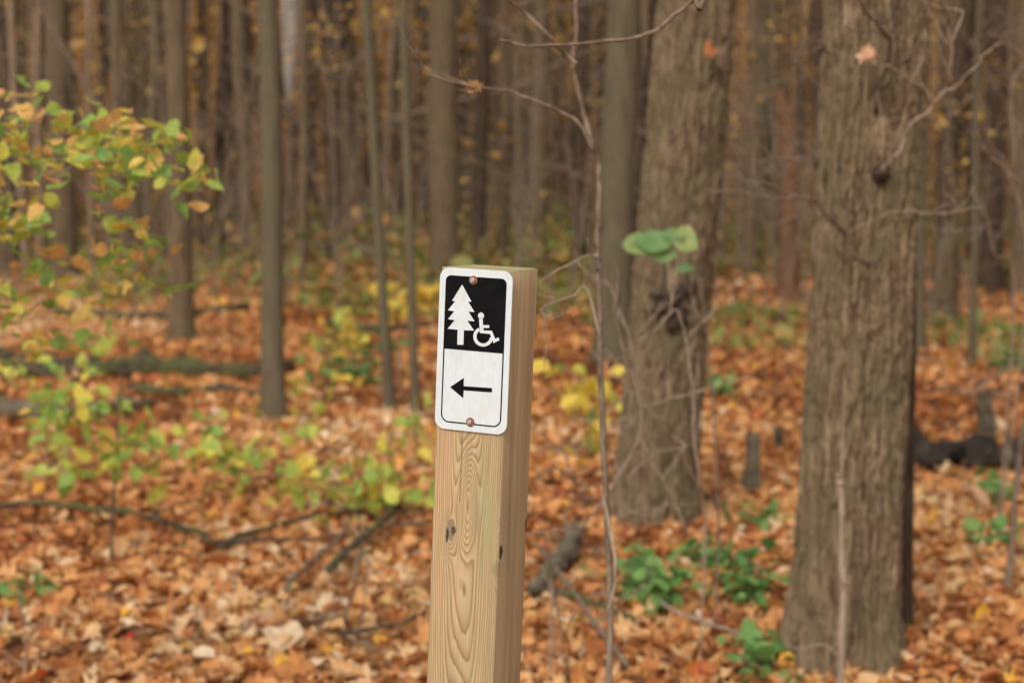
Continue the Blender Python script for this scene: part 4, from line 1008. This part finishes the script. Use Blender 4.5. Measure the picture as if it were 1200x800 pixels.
m = MB(); prism(m, [c7(*p) for p in arr], .0021, .0023); m.build('arrow_symbol', M['black'], plate, smooth=False)
for (x, y) in ((249, 127), (234, 683)):
    u, v = uv(x, y)
    m = MB(); circ = [(u+.0055*math.cos(R(a)), v+.0055*math.sin(R(a))) for a in range(0, 360, 15)]; prism(m, circ, .0021, .0034)
    w_ = m.build('washer', M['rust'], plate, smooth=False); b_ = w_.modifiers.new('b', 'BEVEL'); b_.width = .0004; b_.segments = 2; b_.limit_method = 'ANGLE'
    m = MB(); u2 = u-.0004; hexa = [(u2+.0035*math.cos(R(a+12)), v+.0035*math.sin(R(a+12))) for a in range(0, 360, 60)]; prism(m, hexa, .0034, .0062)
    w_ = m.build('bolt', M['steel'], plate, smooth=False); b_ = w_.modifiers.new('b', 'BEVEL'); b_.width = .0007; b_.segments = 3; b_.limit_method = 'ANGLE'

# ------------------------------------------------------------------ light, sky, camera
w = bpy.data.worlds.new('World'); sc.world = w; w.use_nodes = True; nt = w.node_tree
bg = nt.nodes['Background']; sky = nt.nodes.new('ShaderNodeTexSky'); sky.sky_type = 'NISHITA'; sky.sun_disc = False
EL, AZ = 42, 201       # sun behind the camera, from the left
sky.sun_elevation = R(EL); sky.sun_rotation = R(AZ); sky.dust_density = 4; sky.air_density = 1.2
hs = nt.nodes.new('ShaderNodeHueSaturation'); hs.inputs['Saturation'].default_value = .14
nt.links.new(sky.outputs[0], hs.inputs['Color'])
nt.links.new(hs.outputs[0], bg.inputs[0]); bg.inputs[1].default_value = .15
sl = bpy.data.lights.new('sun', 'SUN'); sl.energy = 1.15; sl.angle = R(14); sl.color = (1, .945, .86)
so = bpy.data.objects.new('sun', sl); col.objects.link(so)
d = Vector((math.sin(R(AZ))*math.cos(R(EL)), math.cos(R(AZ))*math.cos(R(EL)), math.sin(R(EL))))
so.rotation_euler = d.to_track_quat('Z', 'Y').to_euler(); so.location = d*30
cam = bpy.data.cameras.new('camera'); co_ = bpy.data.objects.new('camera', cam); col.objects.link(co_); sc.camera = co_
co_.location = (0, 0, CAMZ); co_.rotation_euler = (R(90)-PITCH, 0, 0)
cam.sensor_width = 36; cam.lens = 36*F/1200; cam.clip_end = 2000; cam.clip_start = .05
cam.dof.use_dof = True; cam.dof.focus_distance = 2.06; cam.dof.aperture_fstop = 5.2; cam.dof.aperture_blades = 0
sc.view_settings.view_transform = 'Standard'; sc.view_settings.look = 'None'; sc.view_settings.exposure = -.04; sc.view_settings.gamma = 1
